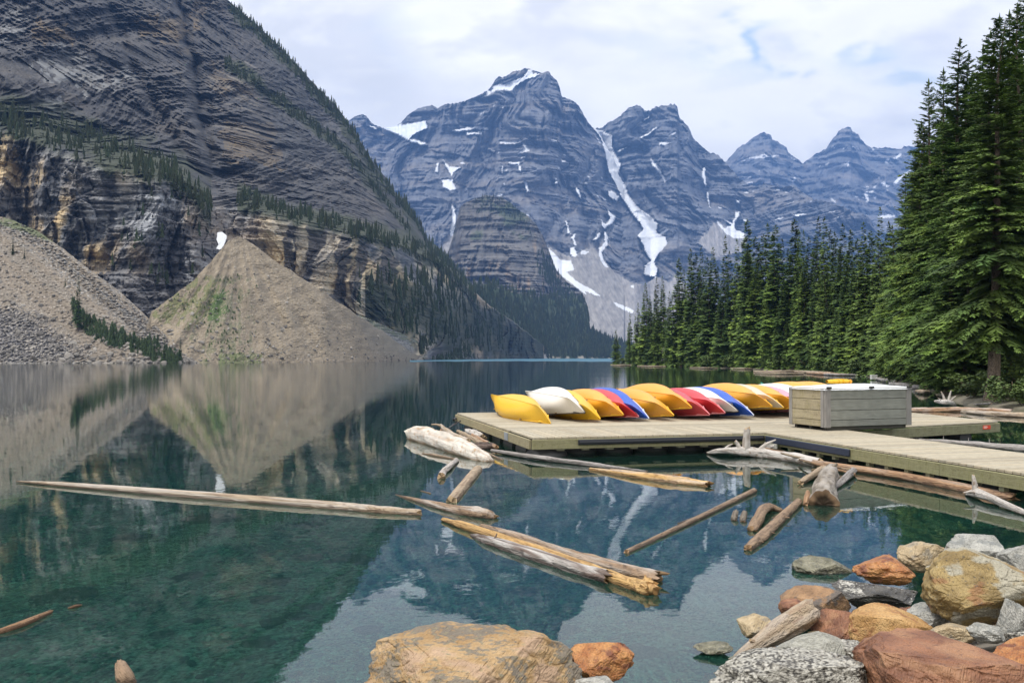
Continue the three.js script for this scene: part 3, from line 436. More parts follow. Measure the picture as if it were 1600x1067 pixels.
{
  const cliffSpots = [], rim = [], vs = [], near = [];
  const tint = () => { const k = rnd(0.7, 1.35); return [k * rnd(0.9, 1.2), k, k * rnd(0.8, 1.05)]; };
  for (const [ly, a, b, wd] of ledges.slice(0, 3)) {
    const n = wd === 30 ? 1700 : wd === 11 ? 1000 : 1000;
    for (let i = 0; i < n; i++) { const px = rnd(Math.max(a, -300), b), py = ly(px) + wd * 0.9 * (rng() + rng() - 1) + 9 + 12 * fbm(px * 0.03, 1, 1, 3); if (py < leftCrest(px) + 4) continue; if (fbm(px * 0.04, py * 0.04, 9, 3) < -0.2) continue; const p = leftMount.at(px, py); p.y -= 1; cliffSpots.push([p, (rng() < 0.6 ? rnd(2, 5.5) : rnd(4, 10)), tint().map((k) => k * 0.85)]); }
  }
  for (let i = 0; i < 640; i++) { const px = rnd(360, 740), py = leftCrest(px) + rnd(-1, 10) + rng() * rng() * 20; const p = leftMount.at(px, py); p.y -= 1.5; rim.push([p, rnd(4, 12) * (px > 600 ? 1.25 : 1), tint()]); }
  for (let i = 0; i < 900; i++) { const px = rnd(560, 790), py = rnd(430, 555) ; if (py < leftCrest(px) + 6 || py > rubbleCrest(px) - 2) continue; const d = px - (560 + (555 - py) * -0.2); if (rng() > sstep(560, 730, px) * 0.9 + 0.12) continue; const p = leftMount.at(px, py); p.y -= 1; near.push([p, rnd(6, 15), tint()]); }
  for (let i = 0; i < 120; i++) { const px = rnd(170, 330), py = rnd(270, 470); if (fbm(px * 0.05, py * 0.05, 3, 3) < 0.05 || py > screeCrest(px) - 5 || py > coneCrest(px) - 5) continue; const p = leftMount.at(px, py); cliffSpots.push([p, rnd(4, 8), tint()]); }
  for (let i = 0; i < 4600; i++) { const px = rnd(655, 1035), yc = valleyCrest(px), py = lerp(yc, waterLine(px) - 0.5, Math.pow(rng(), 0.8)); const p = valley.at(px, py); p.y -= 1.0; const pale = fbm(px * 0.03, py * 0.05, 4, 3) > 0.15 && py < 480 ? 1.35 : 1; const t = tint().map((k) => k * pale * 0.95); vs.push([p, rnd(9, 19), t, 1.05]); }
  for (let i = 0; i < 420; i++) { const f = rng(), px = lerp(852, 922, f) + rnd(-14, 3), py = lerp(385, 500, Math.pow(f, 0.9)) + rnd(4, 40); const p = buttress.at(px, py); vs.push([p, rnd(12, 20), tint()]); }
  for (let i = 0; i < 160; i++) { const px = rnd(738, 830), py = buttressTop(px) + rnd(0, 26); const p = buttress.at(px, py); vs.push([p, rnd(5, 12), tint()]); }
  { // blocks that have rolled down the screes
    const rr = mulberry(515), g0 = new THREE.IcosahedronGeometry(1, 1), gp = g0.attributes.position; for (let i = 0; i < gp.count; i++) { const x = gp.getX(i), y = gp.getY(i), z = gp.getZ(i), q = 1 + 0.35 * N3(x * 1.3, y * 1.3, z * 1.3); gp.setXYZ(i, x * q, y * q * 0.75, z * q); } g0.computeVertexNormals();
    const spots = [], add = (hill, px, py, s) => { const p = hill.at(px, py); p.y += 0.1 * s; const k = 0.10 + 0.30 * rr() * rr(); spots.push([p, s, [k * 1.08, k, k * 0.9]]); };
    for (let i = 0; i < 1500; i++) { const px = 226 + 440 * rr(), f = Math.pow(rr(), 0.6), py = lerp(coneCrest(px), waterLine(px) + 1, f); if (rr() > 0.25 + 0.75 * f * f && Math.abs(py - coneCrest(px)) > 5) continue; add(cone, px, py, 0.18 + 0.75 * Math.pow(rr(), 5)); }
    for (let i = 0; i < 2200; i++) { const px = -40 + 345 * rr(), f = Math.pow(rr(), 0.7), py = lerp(screeCrest(px), waterLine(px) + 1, f); add(scree, px, py, 0.15 + 0.9 * Math.pow(rr(), 5) * (0.4 + f)); }
    const im = new THREE.InstancedMesh(g0, MAT({ roughness: 0.95, flatShading: true }), spots.length), M = new THREE.Matrix4(), q = new THREE.Quaternion(), e = new THREE.Euler();
    spots.forEach(([p, s, c], i) => { q.setFromEuler(e.set(rr() * 0.8, rr() * 6.28, rr() * 0.8)); M.compose(p, q, new THREE.Vector3(s * (0.8 + 0.7 * rr()), s, s)); im.setMatrixAt(i, M); im.setColorAt(i, new THREE.Color().setRGB(...c)); });
    im.name = 'rubble'; shadowed(im); scene.add(tag(im, 'loose blocks strewn over the scree slope and the scree cone', 'rubble', null, 'stuff'));
  }
  const tufts = []; for (let i = 0; i < 420; i++) { const px = rnd(240, 430), py = rnd(430, 566); if (py < coneCrest(px) + 4) continue; const c = Math.exp(-(((px - 345 - (py - 440) * 0.12) / 30) ** 2)) + 0.7 * Math.exp(-(((px - 300) / 34) ** 2) - ((py - 470) / 30) ** 2); if (rng() > c || fbm(px * 0.06, py * 0.06, 2, 3) < -0.1) continue; const p = cone.at(px, py); p.y -= 0.1; const k = rnd(0.9, 1.8); tufts.push([p, rnd(0.5, 1.5), [k * 1.2, k * 1.3, k * 0.8], 2.6]); }
  woods('shrubbery', 'low green scrub dotted over the scree cone', tufts, conifers[0]);
  woods('woods', 'dark conifers growing along the ledges of the left cliff mountain', cliffSpots, conifers[0]);
  woods('woods', 'ragged line of conifers along the skyline ridge of the left mountain', rim, conifers[1]);
  woods('woods', 'conifers thickening down the right shoulder of the left mountain', near, conifers[0]);
  woods('woods', 'dark blue green forest filling the valley at the far lake end', vs, conifers[1]);
}


// ---- the lake
const lakeDepth = (x, z) => { const Z = -z, d = Z - 4.2 - 0.16 * Math.max(0, -x - 4); return d < 0 ? 0.1 + d * 0.2 : 0.16 + 0.085 * d + 0.0042 * d * d * (d < 28 ? 1 : 0) + (d >= 28 ? 0.0042 * 784 + 0.14 * (d - 28) : 0); };
{
  const gravel = texture(512, 512, (u, v) => {
    const big = tile(u, v, 1.4, 3), pebble = tile(u, v, 9, 1), p2 = tile(u, v, 21, 6), k = 0.52 + 0.22 * big + 0.5 * pebble + 0.5 * p2;
    const stone = p2 > 0.42 ? 0.25 : 0; const t = tile(u, v, 5, 9) * 0.06; return [k + stone + t, k + stone, k + stone - t * 0.6];
  });
  gravel.repeat.set(1, 1);
  const xs = [], zs = [];
  for (let i = 0; i <= 90; i++) { const a = (i / 90 - 0.5) * 2; xs.push(Math.sign(a) * (14 * Math.abs(a) + 1500 * Math.pow(Math.abs(a), 5))); }
  for (let j = 0; j <= 110; j++) { const b = j / 110; zs.push(4 - 40 * b - 1900 * Math.pow(b, 5)); }
  const pos = [], col = [], uv = [], idx = [];
  for (const z of zs) for (const x of xs) {
    const d = Math.min(lakeDepth(x, z), 9), y = -d + (d < 4 ? 0.06 * fbm(x * 0.8, z * 0.8, 2, 4) : 0);
    pos.push(x, y, z); uv.push(x / 4.2, z / 4.2);
    const n = fbm(x * 0.35, z * 0.35, 5, 4), silt = clamp(sstep(1.2, 3.6, d) + 0.3 * n);
    const c = mix3(mix3([0.42, 0.415, 0.33], [0.66, 0.63, 0.51], clamp(0.45 + n)), [0.50, 0.53, 0.46], silt); col.push(...c);
  }
  const w = xs.length; for (let j = 0; j < zs.length - 1; j++) for (let i = 0; i < w - 1; i++) { const a = j * w + i; idx.push(a, a + 1, a + w + 1, a, a + w + 1, a + w); }
  tag(put('lake_bed', geometry(pos, idx, col, uv), MAT({ vertexColors: true, map: gravel, bumpMap: gravel, bumpScale: 0.02 })), 'gravel and silt lake bed seen through the clear shallow water', 'lake bed', null, 'structure');

  const pr = mulberry(99), N = 9000, pebble = new THREE.InstancedMesh(new THREE.IcosahedronGeometry(1, 1), MAT({ roughness: 0.9 }), N), M = new THREE.Matrix4(), qq = new THREE.Quaternion(), ee = new THREE.Euler();
  for (let i = 0; i < N; i++) { const Z = 4.6 + 12 * Math.pow(pr(), 1.3), x = -0.62 * Z + 1.05 * Z * pr(), s = 0.010 + 0.034 * Math.pow(pr(), 4), d = lakeDepth(x, -Z), k = 0.12 + 0.42 * Math.pow(pr(), 2), t = 0.9 + 0.25 * pr(); qq.setFromEuler(ee.set(pr() * 3, pr() * 6, pr() * 3)); M.compose(new THREE.Vector3(x, -d + 0.3 * s, -Z), qq, new THREE.Vector3(s * (1 + pr()), s * 0.7, s * (1 + 0.5 * pr()))); pebble.setMatrixAt(i, M); pebble.setColorAt(i, new THREE.Color().setRGB(k * t, k, k * 0.82)); }
  pebble.name = 'gravel'; shadowed(pebble); scene.add(tag(pebble, 'loose pebbles scattered over the lake bed in the shallows', 'gravel', null, 'stuff'));
  const ripple = texture(512, 512, (u, v) => { const k = 0.5 + 0.30 * tile(u, v, 1.2, 2) + 0.16 * tile(u, v, 3.1, 7) + 0.08 * tile(u, v, 7, 4); return [k, k, k]; });
  // sheltered and glassy among the logs, faintly ruffled out on the open lake
  const ruffle = texture(512, 512, (u, v) => { const x = (u - 0.5) * 400, Z = v * 400, n = fbm(x * 0.02, Z * 0.05, 3, 4); const k = lerp(0.010, 0.062, sstep(14, 60, Z + 26 * n)) * (1 + 0.5 * fbm(x * 0.05, Z * 0.3, 8, 4)); return [k, k, k]; });
  ruffle.wrapS = ruffle.wrapT = THREE.ClampToEdgeWrapping; ruffle.channel = 1;
  const water = new THREE.MeshPhysicalMaterial({ color: new THREE.Color(0.055, 0.20, 0.17), roughness: 1, roughnessMap: ruffle, metalness: 0, transmission: 0.905, thickness: 3, ior: 1.333, attenuationColor: new THREE.Color(0.55, 0.80, 0.66), attenuationDistance: 3, clearcoat: 0.28, clearcoatRoughness: 1, clearcoatRoughnessMap: ruffle, bumpMap: ripple, bumpScale: 0.0014 });
  const g = new THREE.PlaneGeometry(3400, 2100, 1, 1); g.rotateX(-Math.PI / 2); g.translate(0, 0, -1030);
  const p = g.attributes.position, q = g.attributes.uv; for (let i = 0; i < p.count; i++) q.setXY(i, p.getX(i) / 5, p.getZ(i) / 5);
  const q1 = new Float32Array(p.count * 2); for (let i = 0; i < p.count; i++) { q1[i * 2] = p.getX(i) / 400 + 0.5; q1[i * 2 + 1] = -p.getZ(i) / 400; } g.setAttribute('uv1', new THREE.BufferAttribute(q1, 2));
  tag(put('water', g, water), 'calm clear teal mountain lake mirroring the peaks', 'lake', null, 'structure');
  // the far end of the lake lies in a breeze
  const breeze = [], bi = [];
  for (let i = 0; i <= 40; i++) { const u = i / 40, x0 = lerp(640, 962, u), y0 = 565.2 - 1.0 * Math.sin(u * Math.PI) + 0.5 * N3(u * 9, 1, 2), y1 = Math.max(559.95, waterLine(x0) - 0.6); for (const y of [y0, y1]) { const p = onY(x0, y, 0.02); breeze.push(p.x, 0.02, p.z); } if (i) bi.push(i * 2 - 2, i * 2, i * 2 + 1, i * 2 - 2, i * 2 + 1, i * 2 - 1); }
  tag(put('water', geometry(breeze, bi), new THREE.MeshPhysicalMaterial({ color: new THREE.Color(0.03, 0.13, 0.20), roughness: 0.42, ior: 1.333, side: THREE.DoubleSide })), 'wind ruffled blue strip of water at the far end of the lake', 'lake', null, 'structure');
}

// ================================================================ RIGHT SHORE: bank, spruces, shrubs
const rightShore = [[60, 330], [40, 285], [28, 256], [36, 230], [40, 190], [40.8, 173], [43, 150], [44, 137], [42.6, 120], [41, 109], [37, 92], [34, 82], [27.7, 60.6], [23.6, 49], [21.1, 42.3], [19.4, 36], [19.2, 33], [19.5, 28], [19, 22], [15, 15.5], [11, 9.5], [8.6, 6.4]];
const bankPos = (() => {                                          // shore curve, resampled evenly enough, and how far inland a place lies
  const c = new THREE.CatmullRomCurve3(rightShore.map(([x, z]) => new THREE.Vector3(x, 0, -z)));
  return c.getPoints(260);
})();
const bankHeight = (w, x, z) => w < 0 ? w * 0.5 : 0.18 * (1 - Math.exp(-w * 4)) + 0.10 * w * (w < 12 ? 1 : 12 / w) + 0.14 * fbm(x * 0.3, z * 0.3, 2, 3) * sstep(0, 2, w);
{
  const off = [-4, -1.5, -0.6, -0.2, 0.05, 0.3, 0.7, 1.2, 2, 3, 4.5, 6.5, 9, 13, 20, 40, 90, 220], pos = [], col = [], idx = [];
  for (const s of bankPos) for (const w of off) {
    const x = s.x + w * 0.985 + (w < 1 ? 0.3 * N3(s.z * 0.5, w, 2) : 0), z = s.z - w * 0.17, y = bankHeight(w, x, z);
    pos.push(x, y, z);
    const n = fbm(x * 0.8, z * 0.8, 3, 4); let c = mix3([0.045, 0.05, 0.02], [0.10, 0.085, 0.05], clamp(0.5 + n)); if (w < 1.0) c = mix3(c, [0.20, 0.18, 0.14], clamp(0.5 + n * 1.5)); else if (n > 0.05) c = [0.055, 0.085, 0.02];
    col.push(...c);
  }
  const w = off.length; for (let i = 0; i < bankPos.length - 1; i++) for (let j = 0; j < w - 1; j++) { const a = i * w + j; idx.push(a, a + w, a + w + 1, a, a + w + 1, a + 1); }
  tag(put('shore_bank', geometry(pos, idx, col), MAT({ vertexColors: true, roughness: 1, side: THREE.DoubleSide })), 'low mossy bank under the spruces on the right shore', 'shore bank', null, 'structure');
}
const shoreAtZ = poly1([...rightShore].reverse().map(([x, z]) => [z, x]));
const ground = (p) => { const w = p.x - shoreAtZ(-p.z); p.y = bankHeight(w, p.x, p.z); return p; };

const leafMat = MAT({ vertexColors: true, roughness: 0.75, side: THREE.DoubleSide });
const barkTex = texture(256, 256, (u, v) => { const k = 0.52 + 0.35 * tile(u, v, 3, 2) + 0.3 * tile(u, v, 8, 5) - 0.25 * Math.abs(tile(u * 1, v, 2.2, 11)); return [k, k, k]; });
const barkMat = MAT({ vertexColors: true, map: barkTex, bumpMap: barkTex, bumpScale: 0.02, roughness: 1 });
function trunkGeo(h, r, seed, clear = 0) {
  const seg = 10, n = 14, pos = [], col = [], uv = [], idx = [];
  for (let j = 0; j <= n; j++) { const t = j / n, R = r * (1 - 0.93 * t) * (1 + 0.7 * Math.exp(-t * 40)), bx = 0.015 * h * N3(t * 2, seed, 1) * t, bz = 0.015 * h * N3(t * 2, seed, 7) * t; for (let i = 0; i <= seg; i++) { const a = i / seg * 2 * Math.PI, q = R * (1 + 0.1 * N3(Math.cos(a) * 2, t * 12, seed)); pos.push(bx + Math.cos(a) * q, t * h * 0.99 - 0.25, bz + Math.sin(a) * q); uv.push(i / seg * 2, t * h * 0.7); const n2 = fbm(Math.cos(a), t * h * 0.9, Math.sin(a) + seed, 3); col.push(...mix3([0.20, 0.15, 0.115], [0.36, 0.28, 0.21], clamp(0.5 + n2))); } }
  for (let j = 0; j < n; j++) for (let i = 0; i < seg; i++) { const a = j * (seg + 1) + i, b = a + seg + 1; idx.push(a, b, a + 1, a + 1, b, b + 1); }
  return geometry(pos, idx, col, uv);
}
// A spruce crown: whorls of drooping boughs, each bough with side twigs, each twig a spray of narrow folded leaflets.
function crownGeo({ h, R, clear, levels, perLevel, twigs, fan, seed, slim = 0.9, size = 1, hue = 0 }) {
  const r = mulberry(seed), rr = (a, b) => a + (b - a) * r(), pos = [], col = [], idx = [];
  const leaf = (ax, ay, az, dx, dy, dz, L, w, c) => {                // a narrow folded blade from a along d
    let sx = -dz, sz = dx; const n = Math.hypot(sx, sz) || 1; sx *= w / n; sz *= w / n;
    const o = pos.length / 3, mx = ax + dx * L * 0.45, my = ay + dy * L * 0.45, mz = az + dz * L * 0.45, f = w * rr(0.2, 0.9);
    pos.push(ax, ay, az, mx + sx, my - f, mz + sz, ax + dx * L, ay + dy * L - f * 0.3, az + dz * L, mx - sx, my - f, mz - sz);
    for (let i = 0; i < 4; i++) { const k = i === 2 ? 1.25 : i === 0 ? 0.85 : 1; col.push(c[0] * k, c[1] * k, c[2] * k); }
    idx.push(o, o + 1, o + 2, o, o + 2, o + 3);
  };
  for (let l = 0; l < levels; l++) {
    const t = Math.pow((l + 0.5 * r()) / levels, 0.94), y0 = clear + (h - clear) * t;
    const env = R * (0.93 * Math.pow(1 - t, slim) + 0.09 * (1 - Math.pow(t, 6))) * (0.84 + 0.3 * N3(t * 9, seed, 2)) * (t < 0.08 ? 0.75 : 1) + 0.008 * h * (1 - t), n = Math.max(4, Math.round(perLevel * (1 - 0.4 * t)));
    for (let b = 0; b < n; b++) {
      if (r() < 0.07) continue;
      const az = rr(0, 2 * Math.PI), len = env * rr(0.62, 1.18), ca = Math.cos(az), sa = Math.sin(az);
      const lift = lerp(-0.05, 0.75, Math.pow(t, 1.3)) + rr(-0.12, 0.14), droop = lerp(0.55, 0.25, t) * rr(0.7, 1.3), y = y0 + rr(-0.5, 0.5) * (h - clear) / levels;
      const tone = rr(0.62, 1.25), base = mix3([0.046, 0.092, 0.018], [0.145, 0.220, 0.038], clamp(0.45 + hue + 0.5 * N3(az, y * 0.4, seed) + rr(-0.25, 0.25)));
      const at = (q) => [ca * len * q, y + len * (lift * q - droop * q * q + 0.22 * droop * q * q * q * q), sa * len * q];
      const m = Math.max(4, Math.round(twigs * (0.45 + 0.55 * len / R)));
      for (let k = 0; k < m; k++) {
        const q = 0.16 + 0.84 * (k + r()) / m, p = at(q), p2 = at(Math.min(1.02, q + 0.05)), sl = Math.hypot(p2[0] - p[0], p2[1] - p[1], p2[2] - p[2]) || 1, dy0 = (p2[1] - p[1]) / sl;
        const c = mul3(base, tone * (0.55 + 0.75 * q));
        for (const side of [-1, 1]) {
          const ang = az + side * rr(0.55, 1.05), tl = (0.16 * len + 0.30 * len * (1 - q) + 0.05 * R) * rr(0.6, 1.15) * size;
          for (let f = 0; f < fan; f++) { const a2 = ang + (fan > 1 ? (f - (fan - 1) / 2) * 0.42 : 0), L = tl * (f === (fan - 1) / 2 || fan === 1 ? 1 : 0.72); leaf(p[0], p[1] + rr(-0.02, 0.03) * len, p[2], Math.cos(a2) * 0.95, dy0 * 0.6 + rr(-0.32, 0.05), Math.sin(a2) * 0.95, L, L * (fan > 1 ? 0.17 : 0.26), c); }
        }
        if (fan > 1 && r() < 0.5) leaf(p[0], p[1], p[2], ca * 0.8, 0.35, sa * 0.8, 0.16 * len * size, 0.03 * len, mul3(c, 1.15));
      }
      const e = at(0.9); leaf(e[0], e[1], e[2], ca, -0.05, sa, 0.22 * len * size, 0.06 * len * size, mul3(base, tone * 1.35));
    }
  }
  leaf(0, h * 0.975, 0, 0.05, 1, 0.02, h * 0.035, h * 0.004, [0.05, 0.08, 0.025]);
  leaf(0, h * 0.975, 0, -0.02, 1, 0.06, h * 0.03, h * 0.004, [0.05, 0.08, 0.025]);
  return geometry(pos, idx, col);
}
const leafTints = [[1, 1, 1], [0.72, 0.78, 0.78], [1.22, 1.16, 0.92], [0.86, 0.92, 0.84], [1.35, 1.30, 1.05], [0.62, 0.70, 0.74]].map((c) => { const m = leafMat.clone(); m.color.setRGB(...c); return m; });
const retint = (t, k) => { for (const c of t.children) if (c.name === 'crown') c.material = leafTints[k]; };
function spruce(name, label, cat, group, crown, trunk) { const t = thing(name, label, cat, null, group); put('trunk', trunk, barkMat, t); put('crown', crown, leafMat, t); return t; }
{
  // nearest big spruces at the right edge: [top px, top py, distance, variant, label]
  const H0 = 20, big = [
    crownGeo({ h: H0, R: 2.9, clear: 0.9, levels: 66, perLevel: 9, twigs: 13, fan: 3, seed: 11, slim: 0.62, size: 0.72 }),
    crownGeo({ h: H0, R: 2.9, clear: 0.6, levels: 66, perLevel: 9, twigs: 13, fan: 3, seed: 23, slim: 0.6, size: 0.72, hue: 0.1 }),
    crownGeo({ h: H0, R: 3.0, clear: 3.0, levels: 66, perLevel: 10, twigs: 14, fan: 3, seed: 37, slim: 0.66, size: 0.72, hue: 0.05 }),
  ], bigTrunk = [trunkGeo(H0, 0.27, 3), trunkGeo(H0, 0.24, 5), trunkGeo(H0, 0.30, 8)];
  const list = [
    [1562, 24, 39, 1553, 2, 'tall spruce at the right edge with a bare reddish lower trunk at the waterline'],
    [1501, 61, 52, 1499, 0, 'big spruce whose tip stands second from the left in the near clump'],
    [1452, 125, 60, 1455, 1, 'big spruce at the left end of the near clump, sky beside its tip'],
    [1537, 72, 50, 1535, 1, 'slim spruce tip between the two tall spruces of the near clump'],
    [1591, 5, 46, 1590, 0, 'tall spruce rising to the top edge beside the bare trunk'],
    [1668, -60, 40, 1672, 2, 'spruce cut off by the right picture edge, brown trunk at the margin'],
    [1477, 165, 63, 1478, 2, 'spruce tucked behind the left tips of the near clump'],
    [1520, 120, 56, 1518, 2, 'broad spruce filling the middle of the near clump'],
    [1612, 60, 52, 1611, 1, 'spruce behind the tree that touches the top edge'],
    [1415, 272, 74, 1415, 1, 'lone pointed spruce standing left of the near clump'],
    [1436, 235, 70, 1437, 0, 'spruce leaning into the left flank of the near clump'],
    [1395, 352, 84, 1397, 0, 'shorter spruce at the water left of the near clump'],
    [1490, 300, 48, 1482, 0, 'low full spruce with boughs hanging over the water'],
    [1575, 250, 47, 1578, 2, 'shaded spruce behind the bare trunk'],
    [1458, 330, 58, 1450, 2, 'short bushy spruce under the left end of the near clump'],
    [1516, 330, 47, 1508, 1, 'dark low spruce left of the bare trunk'],
    [1612, 400, 41, 1616, 0, 'young spruce right of the bare trunk'],
  ];
  for (const [x, y, Z, v, label] of [[1475, 108, 56, 1, 'spruce tip third from the left in the near clump'], [1515, 84, 54, 0, 'spruce tip just right of the second tip of the near clump'], [1549, 48, 47, 2, 'full crowned spruce left of the bare trunk'], [1578, 18, 48, 1, 'tall spruce between the bare trunk and the right edge'], [1608, -30, 50, 0, 'spruce running out of the top edge near the right margin'], [1440, 190, 63, 2, 'spruce shoulder at the left end of the near clump below the first tip']]) list.push([x, y, Z, x - 2, v, label]);
  for (let i = 0; i < 13; i++) { const x = 1448 + 170 * (i + rng()) / 13; list.push([x, 70 + (1600 - x) * 0.5 + rnd(10, 80), 60 + rnd(0, 14) + Math.max(0, (1500 - x) * 0.1), x + rnd(-3, 3), i % 3, 'shaded spruce in the dark depth of the near clump']); }
  for (let i = 0; i < 26; i++) { const x = 1428 + 200 * (i + rng()) / 26, near = i % 2; list.push([x, near ? rnd(250, 420) : rnd(190, 330), near ? 47 + rnd(4, 14) + Math.max(0, (1500 - x) * 0.22) : rnd(66, 84), x + rnd(-4, 4), i % 3, 'shaded spruce in the dark depth of the near clump']); }
  const made = [];
  for (const [tx, ty, Z, bx, v, label] of list) {
    const p = ground(atZ(bx, 600, Z)), top = atZ(tx, ty, Z), h = top.y - p.y;
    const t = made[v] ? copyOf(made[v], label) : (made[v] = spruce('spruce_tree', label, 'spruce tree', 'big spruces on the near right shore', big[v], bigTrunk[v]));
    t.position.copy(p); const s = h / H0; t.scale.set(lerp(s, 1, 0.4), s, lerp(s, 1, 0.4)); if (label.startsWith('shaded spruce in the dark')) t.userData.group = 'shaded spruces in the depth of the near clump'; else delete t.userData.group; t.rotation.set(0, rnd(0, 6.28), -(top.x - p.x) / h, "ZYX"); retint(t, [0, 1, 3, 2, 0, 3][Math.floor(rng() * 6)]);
  }
  // the stand of slim spruces across the bay
  const mid = [[0.075, 0.85, 41, 0], [0.085, 0.8, 52, 0.15], [0.065, 0.9, 63, -0.15], [0.095, 0.75, 77, 0.05], [0.08, 0.95, 85, 0.3]].map(([R, slim, seed, hue]) => crownGeo({ h: 1, R, clear: 0.03 + 0.06 * (seed % 3 === 0), levels: 56, perLevel: 9, twigs: 5, fan: 1, seed, slim: slim * 0.85, size: 1.9, hue }));
  const midTrunk = trunkGeo(1, 0.012, 4);
  const sky = [[963, 515, 1], [985, 486], [998, 473], [1010, 442], [1017, 462], [1025, 433], [1037, 432], [1045, 455], [1059, 403], [1068, 420], [1077, 388], [1089, 396], [1100, 386], [1108, 402], [1116, 386], [1131, 368], [1142, 392], [1156, 373], [1170, 342], [1183, 369], [1198, 349], [1206, 366], [1215, 352], [1227, 372], [1239, 342], [1249, 360], [1257, 359], [1267, 370], [1278, 339], [1293, 339], [1303, 362], [1316, 349], [1330, 359], [1340, 372], [1350, 347], [1363, 360], [1377, 323], [1388, 345]];
  const skyline = poly1(sky.map(([x, y]) => [x, y])), zOf = poly1([[950, 258], [1000, 226], [1060, 198], [1130, 173], [1250, 137], [1330, 109], [1390, 84], [1440, 60]]);
  const protos = [], LB = 'dark spruce in the dense stand across the bay behind the canoes', GR = 'spruces of the dense stand across the bay';
  const plant = (tx, ty, Z, label, v) => {
    const p = atZ(tx, 570, Z); ground(p); if (p.y < 0.05) p.y = 0.05; const top = atZ(tx, ty, Z), h = top.y - p.y; if (h < 2) return;
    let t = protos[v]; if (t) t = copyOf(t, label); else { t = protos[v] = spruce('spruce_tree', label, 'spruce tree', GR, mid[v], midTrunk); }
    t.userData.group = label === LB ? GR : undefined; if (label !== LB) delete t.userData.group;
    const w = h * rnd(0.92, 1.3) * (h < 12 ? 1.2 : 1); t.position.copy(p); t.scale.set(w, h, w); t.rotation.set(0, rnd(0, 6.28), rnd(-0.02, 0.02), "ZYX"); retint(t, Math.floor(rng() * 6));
  };
  const own = { 963: 'lone thin spruce on the islet at the left tip of the wooded point', 985: 'leftmost low spruce of the wooded point across the bay', 1170: 'spruce whose tip stands against the small snow gully, left of the middle of the stand', 1377: 'tallest spruce at the right end of the stand across the bay' };
  const ORD = ['first', 'second', 'third', 'fourth', 'fifth', 'sixth', 'seventh', 'eighth', 'ninth', 'tenth', 'eleventh', 'twelfth', 'thirteenth', 'fourteenth', 'fifteenth', 'sixteenth', 'seventeenth', 'eighteenth', 'nineteenth'], N = sky.length;
  const which = (i) => i < N / 2 ? `spruce whose tip is ${ORD[i]} from the left on the skyline of the far stand` : `spruce whose tip is ${ORD[N - 1 - i]} from the right on the skyline of the far stand`;
  for (const [k, [x, y, lone]] of sky.entries()) plant(x, y, zOf(x) + (lone ? 0 : rnd(2, 9)), own[x] ?? which(k), Math.floor(rnd(0, 5)));
  for (let i = 0; i < 120; i++) { const x = 980 + 435 * (i + rng()) / 120, k = i % 3; plant(x, skyline(x) + (k === 0 ? rnd(6, 40) : k === 1 ? rnd(30, 90) : rnd(70, 150)) * Math.min(1, (575 - skyline(x)) / 190), zOf(x) + (k === 0 ? rnd(6, 16) : k === 1 ? rnd(1.5, 7) : rnd(0.5, 3)), LB, Math.floor(rnd(0, 5))); }
  // a bleached dead spruce leaning in the stand
  const d = thing('dead_tree', 'bleached bare dead spruce leaning at the left part of the stand', 'dead tree', ground(atZ(1037, 570, zOf(1037) - 1)));
  put('trunk', trunkGeo(9, 0.14, 9), MAT({ color: new THREE.Color(0.34, 0.32, 0.30) }), d);
  for (let i = 0; i < 16; i++) { const y = rnd(3, 8.4), a = rnd(0, 6.28), L = rnd(0.8, 2.2) * (1 - y / 12), c = new THREE.CatmullRomCurve3([new THREE.Vector3(0, y, 0), new THREE.Vector3(Math.cos(a) * L * 0.6, y + 0.15, Math.sin(a) * L * 0.6), new THREE.Vector3(Math.cos(a) * L, y - 0.5, Math.sin(a) * L)]); put('branch', new THREE.TubeGeometry(c, 5, 0.03, 5), MAT({ color: new THREE.Color(0.34, 0.32, 0.30) }), d); }
  d.rotation.z = -0.12;

  // shrubs along the water
  const shrubGeo = (seed, n, c0, c1) => {
    const r = mulberry(seed), pos = [], col = [], idx = [];
    const lobes = Array.from({ length: 9 }, () => [r() * 1.6 - 0.8, 0.25 + r() * 0.55, r() * 1.6 - 0.8, 0.22 + r() * 0.22]);
    for (let i = 0; i < n; i++) { const [lx, ly, lz, lr] = lobes[i % 9], a = r() * 6.28, b = Math.acos(2 * r() - 1), q = lr * Math.pow(r(), 0.4), x = lx + q * Math.sin(b) * Math.cos(a), y = ly + q * Math.cos(b) * 0.9, z = lz + q * Math.sin(b) * Math.sin(a), s = 0.035 + 0.05 * r(), e = r() * 6.28, f = r() * 1.2 - 0.6, o = pos.length / 3; if (y < 0) continue; const dx = Math.cos(e) * s, dz = Math.sin(e) * s; pos.push(x - dx, y - f * s, z - dz, x - dz * 0.6, y + s * 0.4, z + dx * 0.6, x + dx, y + f * s, z + dz, x + dz * 0.6, y - s * 0.3, z - dx * 0.6); const c = mul3(mix3(c0, c1, r()), 0.7 + 0.6 * r()); for (let k = 0; k < 4; k++) col.push(...c); idx.push(o, o + 1, o + 2, o, o + 2, o + 3); }
    return geometry(pos, idx, col);
  };
  const stems = (seed) => { const r = mulberry(seed), gs = []; for (let i = 0; i < 7; i++) { const a = r() * 6.28, R = 0.3 + r() * 0.5; gs.push(new THREE.TubeGeometry(new THREE.CatmullRomCurve3([new THREE.Vector3(0, -0.1, 0), new THREE.Vector3(Math.cos(a) * R * 0.4, 0.3, Math.sin(a) * R * 0.4), new THREE.Vector3(Math.cos(a) * R, 0.7, Math.sin(a) * R)]), 5, 0.012, 5)); } return mergeGeometries(gs); };
